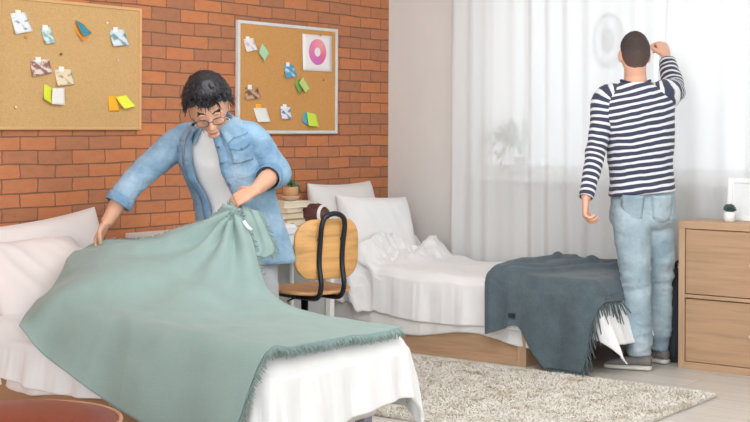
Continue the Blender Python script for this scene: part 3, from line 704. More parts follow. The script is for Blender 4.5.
def slate(u_i, v_j):
    s, t, off = G[v_j][u_i]
    p, over = drape_point(BT, s, t, off)
    q = V((s, t, 1.3))
    p.z += 0.010*fbm(q, 5.0) if over < 0.12 else 0
    if over >= 0.10: p.y -= 0.012*math.sin(s*26+1)*min(1, (over-0.1)/0.15)+0.006
    on = 1 if over < 0.1 else max(0.0, 1-(over-0.1)/0.12)
    p.z += on*(0.030*math.exp(-((s-1.45-0.10*(t+0.7))/0.030)**2)+0.026*math.exp(-((s-1.60-0.50*(t+0.7))/0.032)**2)+0.022*math.exp(-((s-1.80-0.75*(t+0.6))/0.035)**2)+0.018*math.exp(-((t+0.42+0.2*(s-1.6))/0.03)**2))
    if over >= 0.06: p.y -= 0.022*min(1, (over-0.06)/0.1)*(math.exp(-((s-1.44)/0.03)**2)+0.8*math.exp(-((s-1.56)/0.03)**2))
    p.z = max(p.z, 0.014); return p
vs = [[bm.verts.new(slate(i, j)) for i in range(140)] for j in range(140)]
for j in range(139):
    for i in range(139): bm.faces.new((vs[j][i], vs[j+1][i], vs[j+1][i+1], vs[j][i+1]))
hem = [vs[j][-1].co.copy() for j in range(60, 140, 4)]; hemb = [vs[-1][i].co.copy() for i in range(100, 140, 3)]
o = solid(finish(bm, 'throw_blanket', SLATE), 0.008, 1); throw = tag(o, 'slate grey knitted throw with tassels hanging over the bed foot', 'blanket')
fringe('fringe', hem, lambda t, p: V((0.35, -0.10, -1)), SLATE_FR, throw, 46, 0.095, 15, 0.004)
fringe('fringe', hemb, lambda t, p: V((0.35-t*0.4, -0.5, -0.6)), SLATE_FR, throw, 20, 0.085, 16, 0.004)
bm = bmesh.new(); add_box(bm, (1.555, -1.052, 0.262), (1.595, -1.046, 0.285)); adopt(finish(bm, 'label', simple('black_label', (40, 42, 48)), None, False), throw)

# ------------------------------------------------------------------ rug
rug = thing('shaggy_rug', 'cream shaggy rug flecked with tan on the floor', 'rug', (2.0, -1.78, 0))
RX0, RX1, RY0, RY1 = 1.02, 2.73, -2.43, -1.13
def rug_mat():
    k = NT('cream_pile'); v = k.coords()
    k.l(k.ramp(k.noise(v, 9, 6, 0.75), [(0.33, lin((190, 170, 142))), (0.46, lin((234, 227, 215))), (0.75, lin((248, 244, 238)))]), k.b.inputs['Base Color']); k.b.inputs['Roughness'].default_value = 0.95
    return k.m
RUGM = rug_mat()
bm = bmesh.new(); add_box(bm, (RX0, RY0, 0.001), (RX1, RY1, 0.010)); adopt(finish(bm, 'backing', RUGM, None, False), rug)
rng = np.random.default_rng(4); N = 105000
px = RX0+rng.random(N)*(RX1-RX0+0.02)-0.01; py = RY0+rng.random(N)*(RY1-RY0+0.02)-0.01
keep = (px*-0.60+py*0.80) > -3.9; px, py = px[keep], py[keep]; N = len(px)
an = rng.random(N)*2*PI; lean = 0.006+rng.random(N)*0.014; hh = 0.008+rng.random(N)*0.009; wd_ = 0.0016+rng.random(N)*0.0012
base = np.stack([px, py, np.full(N, 0.008)], 1); dx = np.stack([np.cos(an), np.sin(an), np.zeros(N)], 1); sd = np.stack([-np.sin(an), np.cos(an), np.zeros(N)], 1)
v0 = base-sd*wd_[:, None]; v1 = base+sd*wd_[:, None]
mid = base+dx*(lean*0.35)[:, None]+np.array([0, 0, 1])*(hh*0.7)[:, None]
v2 = mid+sd*wd_[:, None]; v3 = mid-sd*wd_[:, None]; v4 = base+dx*lean[:, None]*1.3+np.array([0, 0, 1])*hh[:, None]
vv = np.stack([v0, v1, v2, v3, v4], 1).reshape(-1, 3); idx = np.arange(N)*5
faces = [t for i in idx.tolist() for t in ((i, i+1, i+2, i+3), (i+3, i+2, i+4))]
me = bpy.data.meshes.new('pile'); me.from_pydata(vv.tolist(), [], faces); me.materials.append(RUGM)
pile = link(bpy.data.objects.new('pile', me)); adopt(pile, rug); pile['kind'] = 'stuff'

# ------------------------------------------------------------------ oak cabinet and what stands on it
cab = rooted('cabinet', 'light oak two drawer cabinet before the sheer curtain', 'cabinet', (2.66, -0.30, 0))
CX0, CX1, CY0, CY1, CZ = 2.255, 3.06, -0.49, -0.195, 0.77
bm = bmesh.new()
add_box(bm, (CX0, CY0, 0.0), (CX0+0.034, CY1, CZ-0.038))
adopt(box('side_panel', (CX1-0.034, CY0, 0.0), (CX1, CY1, CZ-0.038), OAKZ, None, 0.0015), cab)
adopt(bevel(finish(bm, 'side_panel', OAKZ, None, False), 0.0015), cab)
adopt(box('top_panel', (CX0-0.002, CY0-0.003, CZ-0.038), (CX1+0.002, CY1, CZ), OAK, None, 0.002), cab)
adopt(box('plinth', (CX0+0.034, CY0, 0.0), (CX1-0.034, CY1, 0.035), OAK, None, 0.0015), cab)
adopt(box('middle_shelf', (CX0+0.034, CY0, 0.37), (CX1-0.034, CY1, 0.388), OAK, None, 0.0015), cab)
adopt(box('back_panel', (CX0+0.034, CY1-0.02, 0.035), (CX1-0.034, CY1-0.005, CZ-0.038), OAK, None, 0), cab)
for z0, z1 in ((0.038, 0.364), (0.392, 0.728)):
    d = box('drawer_front', (CX0+0.038, CY0+0.008, z0), (CX1-0.038, CY0+0.026, z1), wood('oak_drawer_face', (180, 145, 114), 'x'), None, 0.0015); adopt(d, cab)
    bm = bmesh.new()
    add_rings(bm, [[V((2.66+r*math.cos(2*PI*j/16), CY0+y, (z0+z1)/2+r*math.sin(2*PI*j/16))) for j in range(16)] for r, y in ((0.007, 0.008), (0.006, -0.008), (0.013, -0.014), (0.013, -0.022), (0.008, -0.026))])
    kn = finish(bm, 'knob', simple('pale_knob', (226, 206, 178), 0.4)); kn.parent = d
# small cactus in a white pot
cac = thing('potted_cactus', 'tiny dark green succulent in a white pot on the cabinet', 'plant', (2.485, -0.37, CZ))
lathe('pot', [(0.022, 0.0), (0.029, 0.004), (0.031, 0.05), (0.028, 0.052), (0.026, 0.046), (0.01, 0.044)], simple('white_ceramic', (240, 238, 234), 0.3, 0.01), cac)
bm = bmesh.new(); rnd = random.Random(3)
for k_ in range(60):
    a = rnd.random()*2*PI; e = rnd.uniform(0.1, 1.45); d = V((math.cos(a)*math.cos(e), math.sin(a)*math.cos(e), math.sin(e))); c = V((0, 0, 0.055))
    add_tube(bm, [c+d*0.010, c+d*0.024, c+d*rnd.uniform(0.034, 0.042)], [0.004, 0.006, 0.0015], 6)
finish(bm, 'leaves', simple('dark_green_leaf', (58, 84, 76), 0.5, 0.25, 60), cac)
# white picture frame
pf = thing('picture_frame', 'large empty white picture frame standing on the cabinet', 'picture frame', (2.63, -0.27, CZ))
pf.rotation_euler = (math.radians(-7), 0, 0)
bm = bmesh.new(); w, h, q = 0.20, 0.225, 0.026
for a, b_ in (((-w, 0), (-w+q, h)), ((w-q, 0), (w, h)), ((-w+q, 0), (w-q, q)), ((-w+q, h-q), (w-q, h))): add_box(bm, (a[0], -0.010, a[1]), (b_[0], 0.012, b_[1]))
bevel(finish(bm, 'frame', WHITE_PAINT, pf, False), 0.002)
box('mat_board', (-w+q-0.003, -0.002, q-0.003), (w-q+0.003, 0.004, h-q+0.003), simple('paper_white', (226, 228, 230)), pf, 0)

# ------------------------------------------------------------------ desk, books, plants
desk = rooted('desk', 'white desk against the brick wall between the beds', 'desk', (0.26, -1.72, 0))
DY0, DY1, DX, DZ = -2.32, -1.165, 0.505, 0.70
adopt(box('desk_top', (0.02, DY0, DZ-0.025), (DX, DY1, DZ), WHITE_PAINT, None, 0.003), desk)
bm = bmesh.new(); add_box(bm, (DX-0.03, DY0+0.05, DZ-0.088), (DX-0.012, DY1-0.045, DZ-0.025)); adopt(bevel(finish(bm, 'apron', WHITE_PAINT, None, False), 0.002), desk)
bm = bmesh.new(); add_box(bm, (0.04, DY0+0.05, DZ-0.088), (0.058, DY1-0.045, DZ-0.025)); adopt(bevel(finish(bm, 'apron', WHITE_PAINT, None, False), 0.002), desk)
adopt(box('back_panel', (0.06, DY0+0.05, 0.08), (0.075, DY1-0.045, DZ-0.088), simple('pale_grey_board', (206, 206, 204), 0.5), None, 0.002), desk)
adopt(box('side_panel', (0.035, DY1-0.036, 0.06), (DX-0.047, DY1-0.024, DZ-0.03), simple('pale_grey_board', (206, 206, 204), 0.5), None, 0.002), desk)
for x, y in ((DX-0.045, DY1-0.05), (0.20, DY1-0.0575), (DX-0.045, DY0+0.01), (0.20, DY0+0.01)):
    w = 0.036 if x > 0.3 else 0.02
    adopt(box('leg', (x, y, 0), (x+w, y+w, DZ-0.025), WHITE_PAINT, None, 0.003), desk)
def book(label, c, l, w, t, rz, cover, z):
    o = thing('book', label, 'book', (c[0], c[1], z), rz, 'books stacked on the desk')
    bm = bmesh.new(); add_box(bm, (-w/2, -l/2, 0), (w/2, l/2, t*0.1)); add_box(bm, (-w/2, -l/2, t*0.9), (w/2, l/2, t)); add_box(bm, (-w/2, -l/2, t*0.1), (-w/2+0.003, l/2, t*0.9))
    bevel(finish(bm, 'cover', cover, o, False), 0.001)
    box('pages', (-w/2+0.003, -l/2+0.004, t*0.1), (w/2-0.005, l/2-0.004, t*0.9), simple('cream_pages', (226, 212, 186), 0.8, 0.05, 150), o, 0)
    return z+t
z = DZ
z = book('brown covered book at the bottom of the desk stack', (0.30, -1.375), 0.215, 0.19, 0.042, math.radians(3), simple('brown_cover', (168, 132, 96), 0.5), z)
z = book('tan covered book second from the bottom of the desk stack', (0.29, -1.38), 0.205, 0.18, 0.036, math.radians(-4), simple('tan_cover', (196, 166, 126), 0.5), z)
z = book('cream covered book under the topmost book of the stack', (0.295, -1.375), 0.20, 0.175, 0.026, math.radians(5), simple('cream_cover', (222, 208, 180), 0.5), z)
z = book('thick white covered book on top of the stack, under the potted plant', (0.30, -1.355), 0.22, 0.18, 0.034, math.radians(-7), simple('white_cover', (236, 230, 218), 0.5), z)
pt = thing('potted_plant', 'small succulent in a terracotta pot on a saucer atop the books', 'plant', (0.30, -1.335, z))
lathe('saucer', [(0.026, 0.0), (0.034, 0.004), (0.052, 0.022), (0.056, 0.026), (0.05, 0.027), (0.03, 0.012)], simple('beige_ceramic', (212, 184, 152), 0.5), pt)
lathe('pot', [(0.028, 0.013), (0.040, 0.018), (0.044, 0.078), (0.040, 0.08), (0.036, 0.07), (0.01, 0.068)], simple('terracotta', (198, 152, 108), 0.7, 0.08), pt)
bm = bmesh.new()
for k_ in range(46):
    a = rnd.random()*2*PI; e = rnd.uniform(0.0, 1.4); d = V((math.cos(a)*math.cos(e), math.sin(a)*math.cos(e), math.sin(e))); c = V((0, 0, 0.082)); L_ = rnd.uniform(0.034, 0.062)
    add_tube(bm, [c, c+d*L_*0.6, c+d*L_+V((0, 0, -0.008))], [0.004, 0.008, 0.001], 5, flat=0.4)
for a in (0.6, 1.0, 1.3, 0.2):
    d = V((math.cos(a)*0.5, math.sin(a), 0)); c = V((0, 0, 0.08))
    add_tube(bm, [c, c+d*0.05+V((0, 0, 0.012)), c+d*0.075+V((0, 0, -0.03))], [0.004, 0.012, 0.006], 6, flat=0.6)
finish(bm, 'leaves', simple('succulent_leaf', (92, 118, 76), 0.5, 0.3, 50), pt)
# white notebook standing behind the plant, and dark pot at its side
o = thing('photo_card', 'small white card standing on the books beside the terracotta pot', 'card', (0.24, -1.445, z))
o.rotation_euler = (0, math.radians(-8), 0)
box('sheet', (-0.002, -0.028, 0), (0.002, 0.028, 0.085), simple('white_card', (232, 230, 226)), o, 0)
bm = bmesh.new(); add_box(bm, (-0.002, -0.006, 0.0), (-0.0015, 0.006, 0.05), Matrix.Rotation(0.0, 3, 'Y')); add_box(bm, (-0.03, -0.005, 0.0), (-0.002, 0.005, 0.002)); finish(bm, 'stand', simple('grey_card', (180, 178, 174)), o, False)
# mouse
o = thing('computer_mouse', 'small white computer mouse on the desk beside the books', 'computer mouse', (0.45, -1.535, DZ), 0.4)
bm = bmesh.new(); add_ell(bm, (0, 0, 0.008), (0.05, 0.028, 0.022), None, 3)
for v in bm.verts: v.co.z = max(v.co.z, 0.0)
finish(bm, 'shell', simple('white_plastic', (236, 236, 236), 0.3), o); box('button', (0.012, -0.002, 0.0265), (0.036, 0.002, 0.030), simple('grey_plastic', (150, 150, 152)), o, 0.001)
# american football
fb = thing('american_football', 'dark brown american football with white bands on the desk', 'ball', (0.40, -1.255, DZ+0.064))
fb.rotation_euler = (0.25, 0.0, math.radians(5))
prof = [(0.001, -0.112)]+[(0.0645*math.cos(a)**1.25, 0.112*math.sin(a)**1) for a in [(-0.5+k/22)*PI*0.96 for k in range(1, 22)]]+[(0.001, 0.112)]
def fball(r): return [V((z_, r*math.cos(2*PI*j/28), r*math.sin(2*PI*j/28))) for j in range(28)]
bm = bmesh.new(); add_rings(bm, [[V((z_, r*math.cos(2*PI*j/28), r*math.sin(2*PI*j/28))) for j in range(28)] for r, z_ in prof])
finish(bm, 'skin', simple('brown_leather', (84, 46, 42), 0.45, 0.12, 60, 0.4, 400), fb)
for s in (-1, 1):
    bm = bmesh.new(); rr_ = []
    for k_ in range(4):
        zz = s*(0.060+0.0055*k_); a = math.asin(zz/0.112); rr_.append([V((zz, q*math.cos(2*PI*j/28), q*math.sin(2*PI*j/28))) for q in [0.0645*math.cos(a)**1.25+0.0012] for j in range(28)])
    add_rings(bm, rr_, False); solid(finish(bm, 'white_band', simple('white_leather', (232, 226, 220), 0.5), fb), 0.001, 0)
bm = bmesh.new()
for k_ in range(8): add_tube(bm, [(-0.035+k_*0.01, 0.022*math.cos(1.2)-0.018, 0.0655), (-0.035+k_*0.01, 0.022*math.cos(1.2)+0.006, 0.0655)], 0.002, 6)
add_tube(bm, [(-0.04, 0.0, 0.0645), (0.0, 0.0, 0.0655), (0.04, 0.0, 0.0645)], 0.002, 6)
finish(bm, 'laces', simple('white_leather', (232, 226, 220), 0.5), fb)

# ------------------------------------------------------------------ chair at the desk
CHA = math.radians(165)                      # the way the sitter would face
ch = thing('desk_chair', 'plywood desk chair with a black tube back loop', 'chair', (0.972, -2.015, 0), CHA)
def plate(name, w, h, r, t, bend, tilt, c, m, axis):
    """rounded plywood plate; axis 'z' = upright back facing +x, 'x' = seat"""
    bm = bmesh.new(); rings = []
    out = rounded_rect(w, h, r, 8)
    def place(a, b_, d):
        k = bend*(a/(w/2))**2
        return V((d+k, a, b_)) if axis == 'z' else V((b_, a, d+k))
    for sc_, d in ((0.02, t/2), (0.5, t/2), (0.97, t/2), (1.0, t*0.3), (1.0, -t*0.3), (0.97, -t/2), (0.5, -t/2), (0.02, -t/2)): rings.append([place(a*sc_, b_*sc_, d)+V(c) for a, b_ in out])
    add_rings(bm, rings, True); bmesh.ops.recalc_face_normals(bm, faces=bm.faces)
    return finish(bm, name, m, ch)
plate('seat', 0.40, 0.38, 0.12, 0.016, 0.012, 0, (0, 0, 0.452), wood('pine_seat', (200, 152, 104), 'x', 0.12), 'x')
plate('backrest', 0.378, 0.288, 0.098, 0.014, 0.026, 0, (-0.205, 0, 0.668), PINE, 'z')
hw = 0.068
L = [(-0.02, -hw, 0.428), (-0.13, -hw, 0.428), (-0.205, -hw, 0.440), (-0.232, -hw, 0.50), (-0.215, -hw, 0.60), (-0.222, -hw, 0.70), (-0.235, -hw, 0.785), (-0.240, -hw*0.72, 0.825), (-0.242, 0, 0.840)]
loop = L+[(x, -y, z_) for x, y, z_ in reversed(L[:-1])]
tube('back_loop', loop, 0.0125, BLACK, ch, 12, 90)
for y in (-hw, hw):
    tube('bolt', [(-0.218, y-0.0, 0.715), (-0.190, y, 0.715)], 0.009, BLACK, ch, 10)
bm = bmesh.new(); add_box(bm, (-0.09, -0.10, 0.420), (0.09, 0.10, 0.443)); bevel(finish(bm, 'seat_bracket', BLACK, ch, False), 0.004)
tube('adjust_lever', [(-0.02, 0.03, 0.428), (-0.08, 0.13, 0.425), (-0.10, 0.17, 0.420)], 0.005, BLACK, ch, 8)
tube('column', [(0, 0, 0.08), (0, 0, 0.25), (0, 0, 0.2501), (0, 0, 0.43)], [0.026, 0.026, 0.018, 0.018], BLACK, ch, 16)
for k_ in range(5):
    a = 2*PI*k_/5+0.3; d = V((math.cos(a), math.sin(a), 0))
    lg = tube('leg', [d*0.02+V((0, 0, 0.10)), d*0.15+V((0, 0, 0.085)), d*0.27+V((0, 0, 0.065))], [0.022, 0.018, 0.013], BLACK, ch, 10, flat=0.7)
    w_ = tube('caster', [d*0.27+V((d.y, -d.x, 0))*0.012+V((0, 0, 0.026)), d*0.27-V((d.y, -d.x, 0))*0.012+V((0, 0, 0.026))], 0.026, BLACK, None, 14); w_.parent = lg

# ------------------------------------------------------------------ sill plant, backpack, pouf
sp = thing('potted_plant', 'leafy plant in a pale pot on the window sill behind the curtain', 'plant', (1.00, 0.008, WZ0))
lathe('pot', [(0.030, 0), (0.036, 0.005), (0.042, 0.11), (0.038, 0.112), (0.035, 0.10), (0.01, 0.098)], simple('grey_pot', (170, 172, 174), 0.6), sp)
bm = bmesh.new(); rnd = random.Random(12)
for k_ in range(15):
    a = PI+rnd.uniform(-1.0, 1.0) if k_ < 11 else rnd.random()*2*PI; ln_ = rnd.uniform(0.16, 0.30); hgt = rnd.uniform(0.08, 0.20); c = V((0, 0, 0.12)); d = V((math.cos(a), math.sin(a)*0.05, 0))
    st = [c, c+d*ln_*0.4+V((0, 0, hgt)), c+d*ln_+V((0, 0, hgt*0.75 if k_ % 3 else -0.02))]
    add_tube(bm, st, [0.003, 0.003, 0.002], 5, 10)
    for q in range(3, 9):
        f = q/8; p = V(catmull(st, 9)[q]); s = rnd.choice((-1, 1)); n_ = V((d.x*0.6, rnd.uniform(-.2, .2), s*0.8)).normalized()
        add_tube(bm, [p, p+n_*0.03, p+n_*0.065], [0.002, 0.013, 0.001], 5, flat=0.2)
finish(bm, 'leaves', simple('fresh_leaf', (96, 140, 98), 0.5, 0.2, 40), sp)

bp = thing('backpack', 'dark navy backpack standing on the floor beside the cabinet', 'bag', (2.160, -0.28, 0), math.radians(86))
NAVY = fabric('navy_nylon', (38, 42, 54), 0.1, 260, 0.2, 0.6, 0.1)
bm = bmesh.new(); rings = []
for z_, sx, sy in ((0.0, 0.09, 0.055), (0.02, 0.125, 0.075), (0.15, 0.135, 0.082), (0.33, 0.13, 0.075), (0.45, 0.105, 0.06), (0.50, 0.06, 0.035)):
    rings.append([V((sx*math.copysign(abs(math.cos(2*PI*j/24))**0.7, math.cos(2*PI*j/24)), sy*math.copysign(abs(math.sin(2*PI*j/24))**0.7, math.sin(2*PI*j/24)), z_)) for j in range(24)])
add_rings(bm, rings); subsurf(finish(bm, 'body', NAVY, bp), 1)
bm = bmesh.new(); add_ell(bm, (0.0, -0.075, 0.15), (0.095, 0.03, 0.105), None, 3); finish(bm, 'front_pocket', fabric('navy_nylon_lighter', (56, 62, 78), 0.1, 260, 0.2, 0.6, 0.1), bp)
tube('carry_handle', [(-0.03, 0.0, 0.485), (-0.02, 0, 0.53), (0.02, 0, 0.53), (0.03, 0, 0.485)], 0.008, NAVY, bp, 8, 14)

pouf = thing('pouf', 'round russet leather pouf with a highlight painted on its piping beside the mint blanket bed', 'pouf', (2.03, -4.60, 0))
lathe('body', [(0.24, 0.0), (0.285, 0.02), (0.31, 0.10), (0.315, 0.24), (0.305, 0.365), (0.285, 0.392), (0.20, 0.412), (0.10, 0.42), (0.01, 0.422)], simple('russet_leather', (142, 62, 44), 0.38, 0.08, 8, 0.2, 220), pouf, seg=64)
bm = bmesh.new(); add_rings(bm, [[V(((0.297+0.007*math.cos(q))*math.cos(2*PI*j/64), (0.297+0.007*math.cos(q))*math.sin(2*PI*j/64), 0.386+0.007*math.sin(q))) for j in range(64)] for q in [2*PI*k_/8 for k_ in range(9)]], False); finish(bm, 'piping', simple('russet_rim_highlight', (206, 150, 120), 0.3), pouf)  # piping coloured paler than the body to carry the rim highlight

# ------------------------------------------------------------------ people
def head_frame(fwd, up):
    f = V(fwd).normalized(); u = V(up).normalized(); r = f.cross(u).normalized(); u = r.cross(f).normalized()
    return Matrix((r, f, u)).transposed()          # columns: right, forward, up
def skull(co):
    x, y, z = co
    t = max(0.0, -z)
    X = x*0.074*(1-0.30*t**1.3); Y = y*0.094; Z = z*0.116
    if y < 0: Y *= 1-0.30*t
    if y > 0: Y *= 1-0.06*t; X *= 1-0.05*y
    if z > 0.3: X *= 1+0.04*(z-0.3)
    return V((X, Y, Z))
def add_head(bm, c, R):
    b2 = bmesh.new(); bmesh.ops.create_icosphere(b2, subdivisions=4, radius=1); mp = {}
    for v in b2.verts: mp[v] = bm.verts.new(c+R @ skull(v.co))
    for f in b2.faces: bm.faces.new([mp[v] for v in f.verts])
    b2.free()
    T = lambda p: c+R @ V(p)
    add_tube(bm, [T((0, 0.080, 0.028)), T((0, 0.098, 0.0)), T((0, 0.110, -0.022)), T((0, 0.098, -0.034))], [0.009, 0.011, 0.014, 0.010], 10, 12)
    for s in (-1, 1):
        add_ell(bm, T((s*0.011, 0.095, -0.029)), (0.009, 0.010, 0.008), R, 2)
        add_ell(bm, T((s*0.030, 0.080, 0.034)), (0.026, 0.012, 0.008), R, 2)          # brow
        add_ell(bm, T((s*0.036, 0.066, -0.022)), (0.024, 0.020, 0.022), R, 2)          # cheek
        add_ell(bm, T((s*0.030, 0.077, 0.013)), (0.014, 0.011, 0.008), R, 2)           # eyelid
        RE = R @ Matrix.Rotation(s*-0.35, 3, 'Z')
        add_ell(bm, T((s*0.076, -0.008, -0.002)), (0.008, 0.020, 0.032), RE, 2)
        add_ell(bm, T((s*0.074, 0.000, -0.022)), (0.007, 0.012, 0.014), RE, 2)
    add_ell(bm, T((0, 0.083, -0.058)), (0.024, 0.013, 0.006), R, 2); add_ell(bm, T((0, 0.082, -0.067)), (0.019, 0.012, 0.007), R, 2)
    add_ell(bm, T((0, 0.056, -0.097)), (0.026, 0.018, 0.014), R, 2)
def face_pick(c, R, hairline=None):
    Ri = R.inverted()
    def f(p):
        q = Ri @ (V(p)-c)
        if q.length > 0.2: return 0
        ax = abs(q.x)
        if q.y > 0.05:
            if ax < 0.021 and -0.070 < q.z < -0.057 and q.y > 0.080: return 1
            if 0.012 < ax < 0.048 and abs(q.z-0.036-0.006*math.sin((ax-0.012)*87)) < 0.0021: return 2
            if 0.018 < ax < 0.043 and abs(q.z-0.0085) < 0.0024: return 2
        if hairline and hairline(q): return 3
        return 0
    return f
def add_hand(bm, W, D, N, S, curl, thumb=0.5, spread=0.10, scale=1.0):
    """W wrist, D towards the fingers, N way the palm faces, S thumb side"""
    D = V(D).normalized(); N = V(N);  N = (N-D*N.dot(D)).normalized(); S_ = D.cross(N); S = S_ if S_.dot(V(S)) > 0 else -S_
    k = scale; W = V(W); N0 = N.copy()
    def ring(c, w, t): return [c+S*(w*math.copysign(abs(math.cos(a))**0.75, math.cos(a)))+N*(t*math.sin(a)) for a in [2*PI*j/16 for j in range(16)]]
    add_rings(bm, [ring(W-D*0.02*k, 0.026*k, 0.019*k), ring(W+D*0.015*k, 0.030*k, 0.017*k), ring(W+D*0.045*k, 0.039*k, 0.016*k), ring(W+D*0.075*k, 0.041*k, 0.014*k), ring(W+D*0.092*k, 0.038*k, 0.011*k)])
    for i, (o_, ln, r) in enumerate(((0.0295, 0.072, 0.0092), (0.0100, 0.080, 0.0095), (-0.0100, 0.074, 0.0090), (-0.0290, 0.058, 0.0080))):
        p = W+D*(0.083-0.004*abs(i-1))*k+S*o_*k; d = (D+S*spread*(1.2-i*0.8)).normalized(); pts = [p-d*0.02*k, p]; rad = [r*k, r*1.05*k]
        for seg, f_, c_ in ((0, 0.45, 0.75), (1, 0.31, 1.0), (2, 0.24, 0.7)):
            a = curl*c_*(1+0.06*i); d = (d*math.cos(a)+N*math.sin(a)).normalized(); nn = (N-d*N.dot(d))
            p = p+d*ln*f_*k; pts.append(p); rad.append(r*(0.98-0.08*seg)*k)
            N2 = nn.normalized() if nn.length > 1e-4 else N
            N = N2          # later joints bend about the same axis
        N = N0.copy()
        add_tube(bm, pts, rad, 10, 14)
        add_ell(bm, pts[-1], (rad[-1],)*3, None, 2)
    p = W+D*0.022*k+S*0.026*k; d = (S*0.75+D*0.65+N*0.25*thumb).normalized()
    p2 = p+d*0.040*k; d2 = (D*0.9+S*(0.25-0.5*thumb)+N*0.55*thumb).normalized(); p3 = p2+d2*0.030*k; d3 = (D*0.9-S*0.5*thumb+N*0.5*thumb).normalized(); p4 = p3+d3*0.024*k
    add_tube(bm, [p-d*0.015*k, p, p2, p3, p4], [0.014*k, 0.0155*k, 0.0115*k, 0.0105*k, 0.008*k], 10, 16); add_ell(bm, p4, (0.0085*k,)*3, None, 2)
def torso_rings(spine, seg=48, gap=None, expo=0.85, sub=4, lift=0.0):
    """spine: (center, right, front, halfwidth, halfdepth). gap(f)->(a0,a1): front opening in radians at fraction f"""
    q = catmull([list(c)+list(r)+list(f)+[w, d] for c, r, f, w, d in spine], (len(spine)-1)*sub+1)
    rings, ln = [], [0.0]
    for i, x in enumerate(q):
        c, r, f, w, d = V(x[:3]), V(x[3:6]).normalized(), V(x[6:9]), x[9], x[10]
        f = (f-r*f.dot(r)).normalized()
        a0, a1 = gap(i/(len(q)-1)) if gap else (0, 2*PI)
        n = seg if not gap else seg+1
        row = []
        for j in range(n):
            a = a0+(a1-a0)*j/seg
            s_, c_ = math.sin(a), math.cos(a)
            row.append(c+r*((w+lift)*math.copysign(abs(s_)**expo, s_))+f*((d+lift)*math.copysign(abs(c_)**expo, c_)))
        rings.append(row)
        if i: ln.append(ln[-1]+(c-V(q[i-1][:3])).length)
    return rings, ln
def cloth_wrinkle(p, k=1.0, sc=9.0, axis=V((0, 0, 1)), st=0.45):
    q = p-axis*(p.dot(axis)*(1-1/st)) if False else V((p.x, p.y, p.z*1.6))
    return k*(0.5*fbm(q, sc)+0.7*(ridge(q*sc*0.8+V((2, 5, 1)))-0.3)*0.6)

# ---- man in denim ---------------------------------------------------------
m1 = rooted('person', 'person with black hair and glasses in an open denim shirt, spreading the mint blanket', 'person', (0.97, -2.46, 0))
R1 = V((0.945, 0.326, 0.06)).normalized(); F1 = V((0.32, -0.90, -0.30)).normalized()     # his left is +R1
sp1 = [(V((0.945, -2.455, 0.80)), V((0.92, 0.39, 0)), V((0.39, -0.92, -0.02))), (V((0.932, -2.485, 0.93)), V((0.93, 0.37, 0)), V((0.37, -0.92, -0.10))),
       (V((0.918, -2.545, 1.07)), R1, V((0.33, -0.92, -0.22))), (V((0.925, -2.585, 1.165)), R1, F1), (V((0.928, -2.615, 1.235)), R1, F1), (V((0.94, -2.640, 1.275)), R1, F1)]
HC1, = (V((1.045, -2.775, 1.337)),)
RH1 = head_frame((0.62, -0.52, -0.66), (0.30, -0.55, 0.78)); RH1 = RH1 @ Matrix.Scale(1.09, 3)
shR1, elR1, wrR1 = V((0.745, -2.655, 1.185)), V((0.63, -2.86, 0.985)), V((0.590, -2.965, 0.812))      # his right arm
shL1, elL1, wrL1 = V((1.075, -2.510, 1.195)), V((1.130, -2.425, 1.045)), V((1.262, -2.715, 0.972))
bm = bmesh.new()
add_head(bm, HC1, RH1)
add_tube(bm, [V((0.94, -2.615, 1.20)), V((0.965, -2.66, 1.275)), HC1+RH1 @ V((0, -0.035, -0.06))], [0.062, 0.057, 0.056], 18, 12)
rg, _ = torso_rings([(c, r, f, w, d) for (c, r, f), w, d in zip(sp1, (0.145, 0.135, 0.15, 0.155, 0.12, 0.06), (0.09, 0.085, 0.095, 0.085, 0.07, 0.055))], 32); add_rings(bm, rg)
for a, b_, c_ in ((shR1, elR1, wrR1), (shL1, elL1, wrL1)):
    add_tube(bm, [a, a.lerp(b_, 0.5), b_], [0.050, 0.046, 0.041], 14, 10); add_ell(bm, b_, (0.041,)*3); add_ell(bm, a, (0.055,)*3)
    add_tube(bm, [b_, b_.lerp(c_, 0.35), b_.lerp(c_, 0.75), c_], [0.041, 0.043, 0.033, 0.027], 14, 12)
add_hand(bm, wrR1, V((-0.22, -0.40, -0.88)), V((0.75, 0.35, -0.40)), V((0.5, -0.8, 0.1)), 0.62, 0.9, 0.0)
add_hand(bm, wrL1, V((-0.66, -0.55, -0.42)), V((-0.15, 0.75, -0.62)), V((-0.5, -0.1, 0.75)), 0.62, 0.9, 0.02)
for s in (-1, 1):
    h = V((0.945, -2.455, 0.80))+V((0.92, 0.39, 0))*s*0.085; k_ = V((h.x+s*0.03+0.05, h.y-0.09+0.04*s, 0.43)); an_ = V((h.x+s*0.05, h.y+0.02+0.05*s, 0.07))
    add_tube(bm, [h, k_, an_], [0.075, 0.05, 0.035], 14, 14)
    add_tube(bm, [an_+V((-0.01, 0.06, -0.035)), an_+V((0.0, 0, -0.03)), an_+V((0.05, -0.15, -0.045))], [0.03, 0.036, 0.022], 12, 10)
remeshed(bm, 'body', 0.0042, [SKIN1, LIP, DARK], m1, face_pick(HC1, RH1), 2)
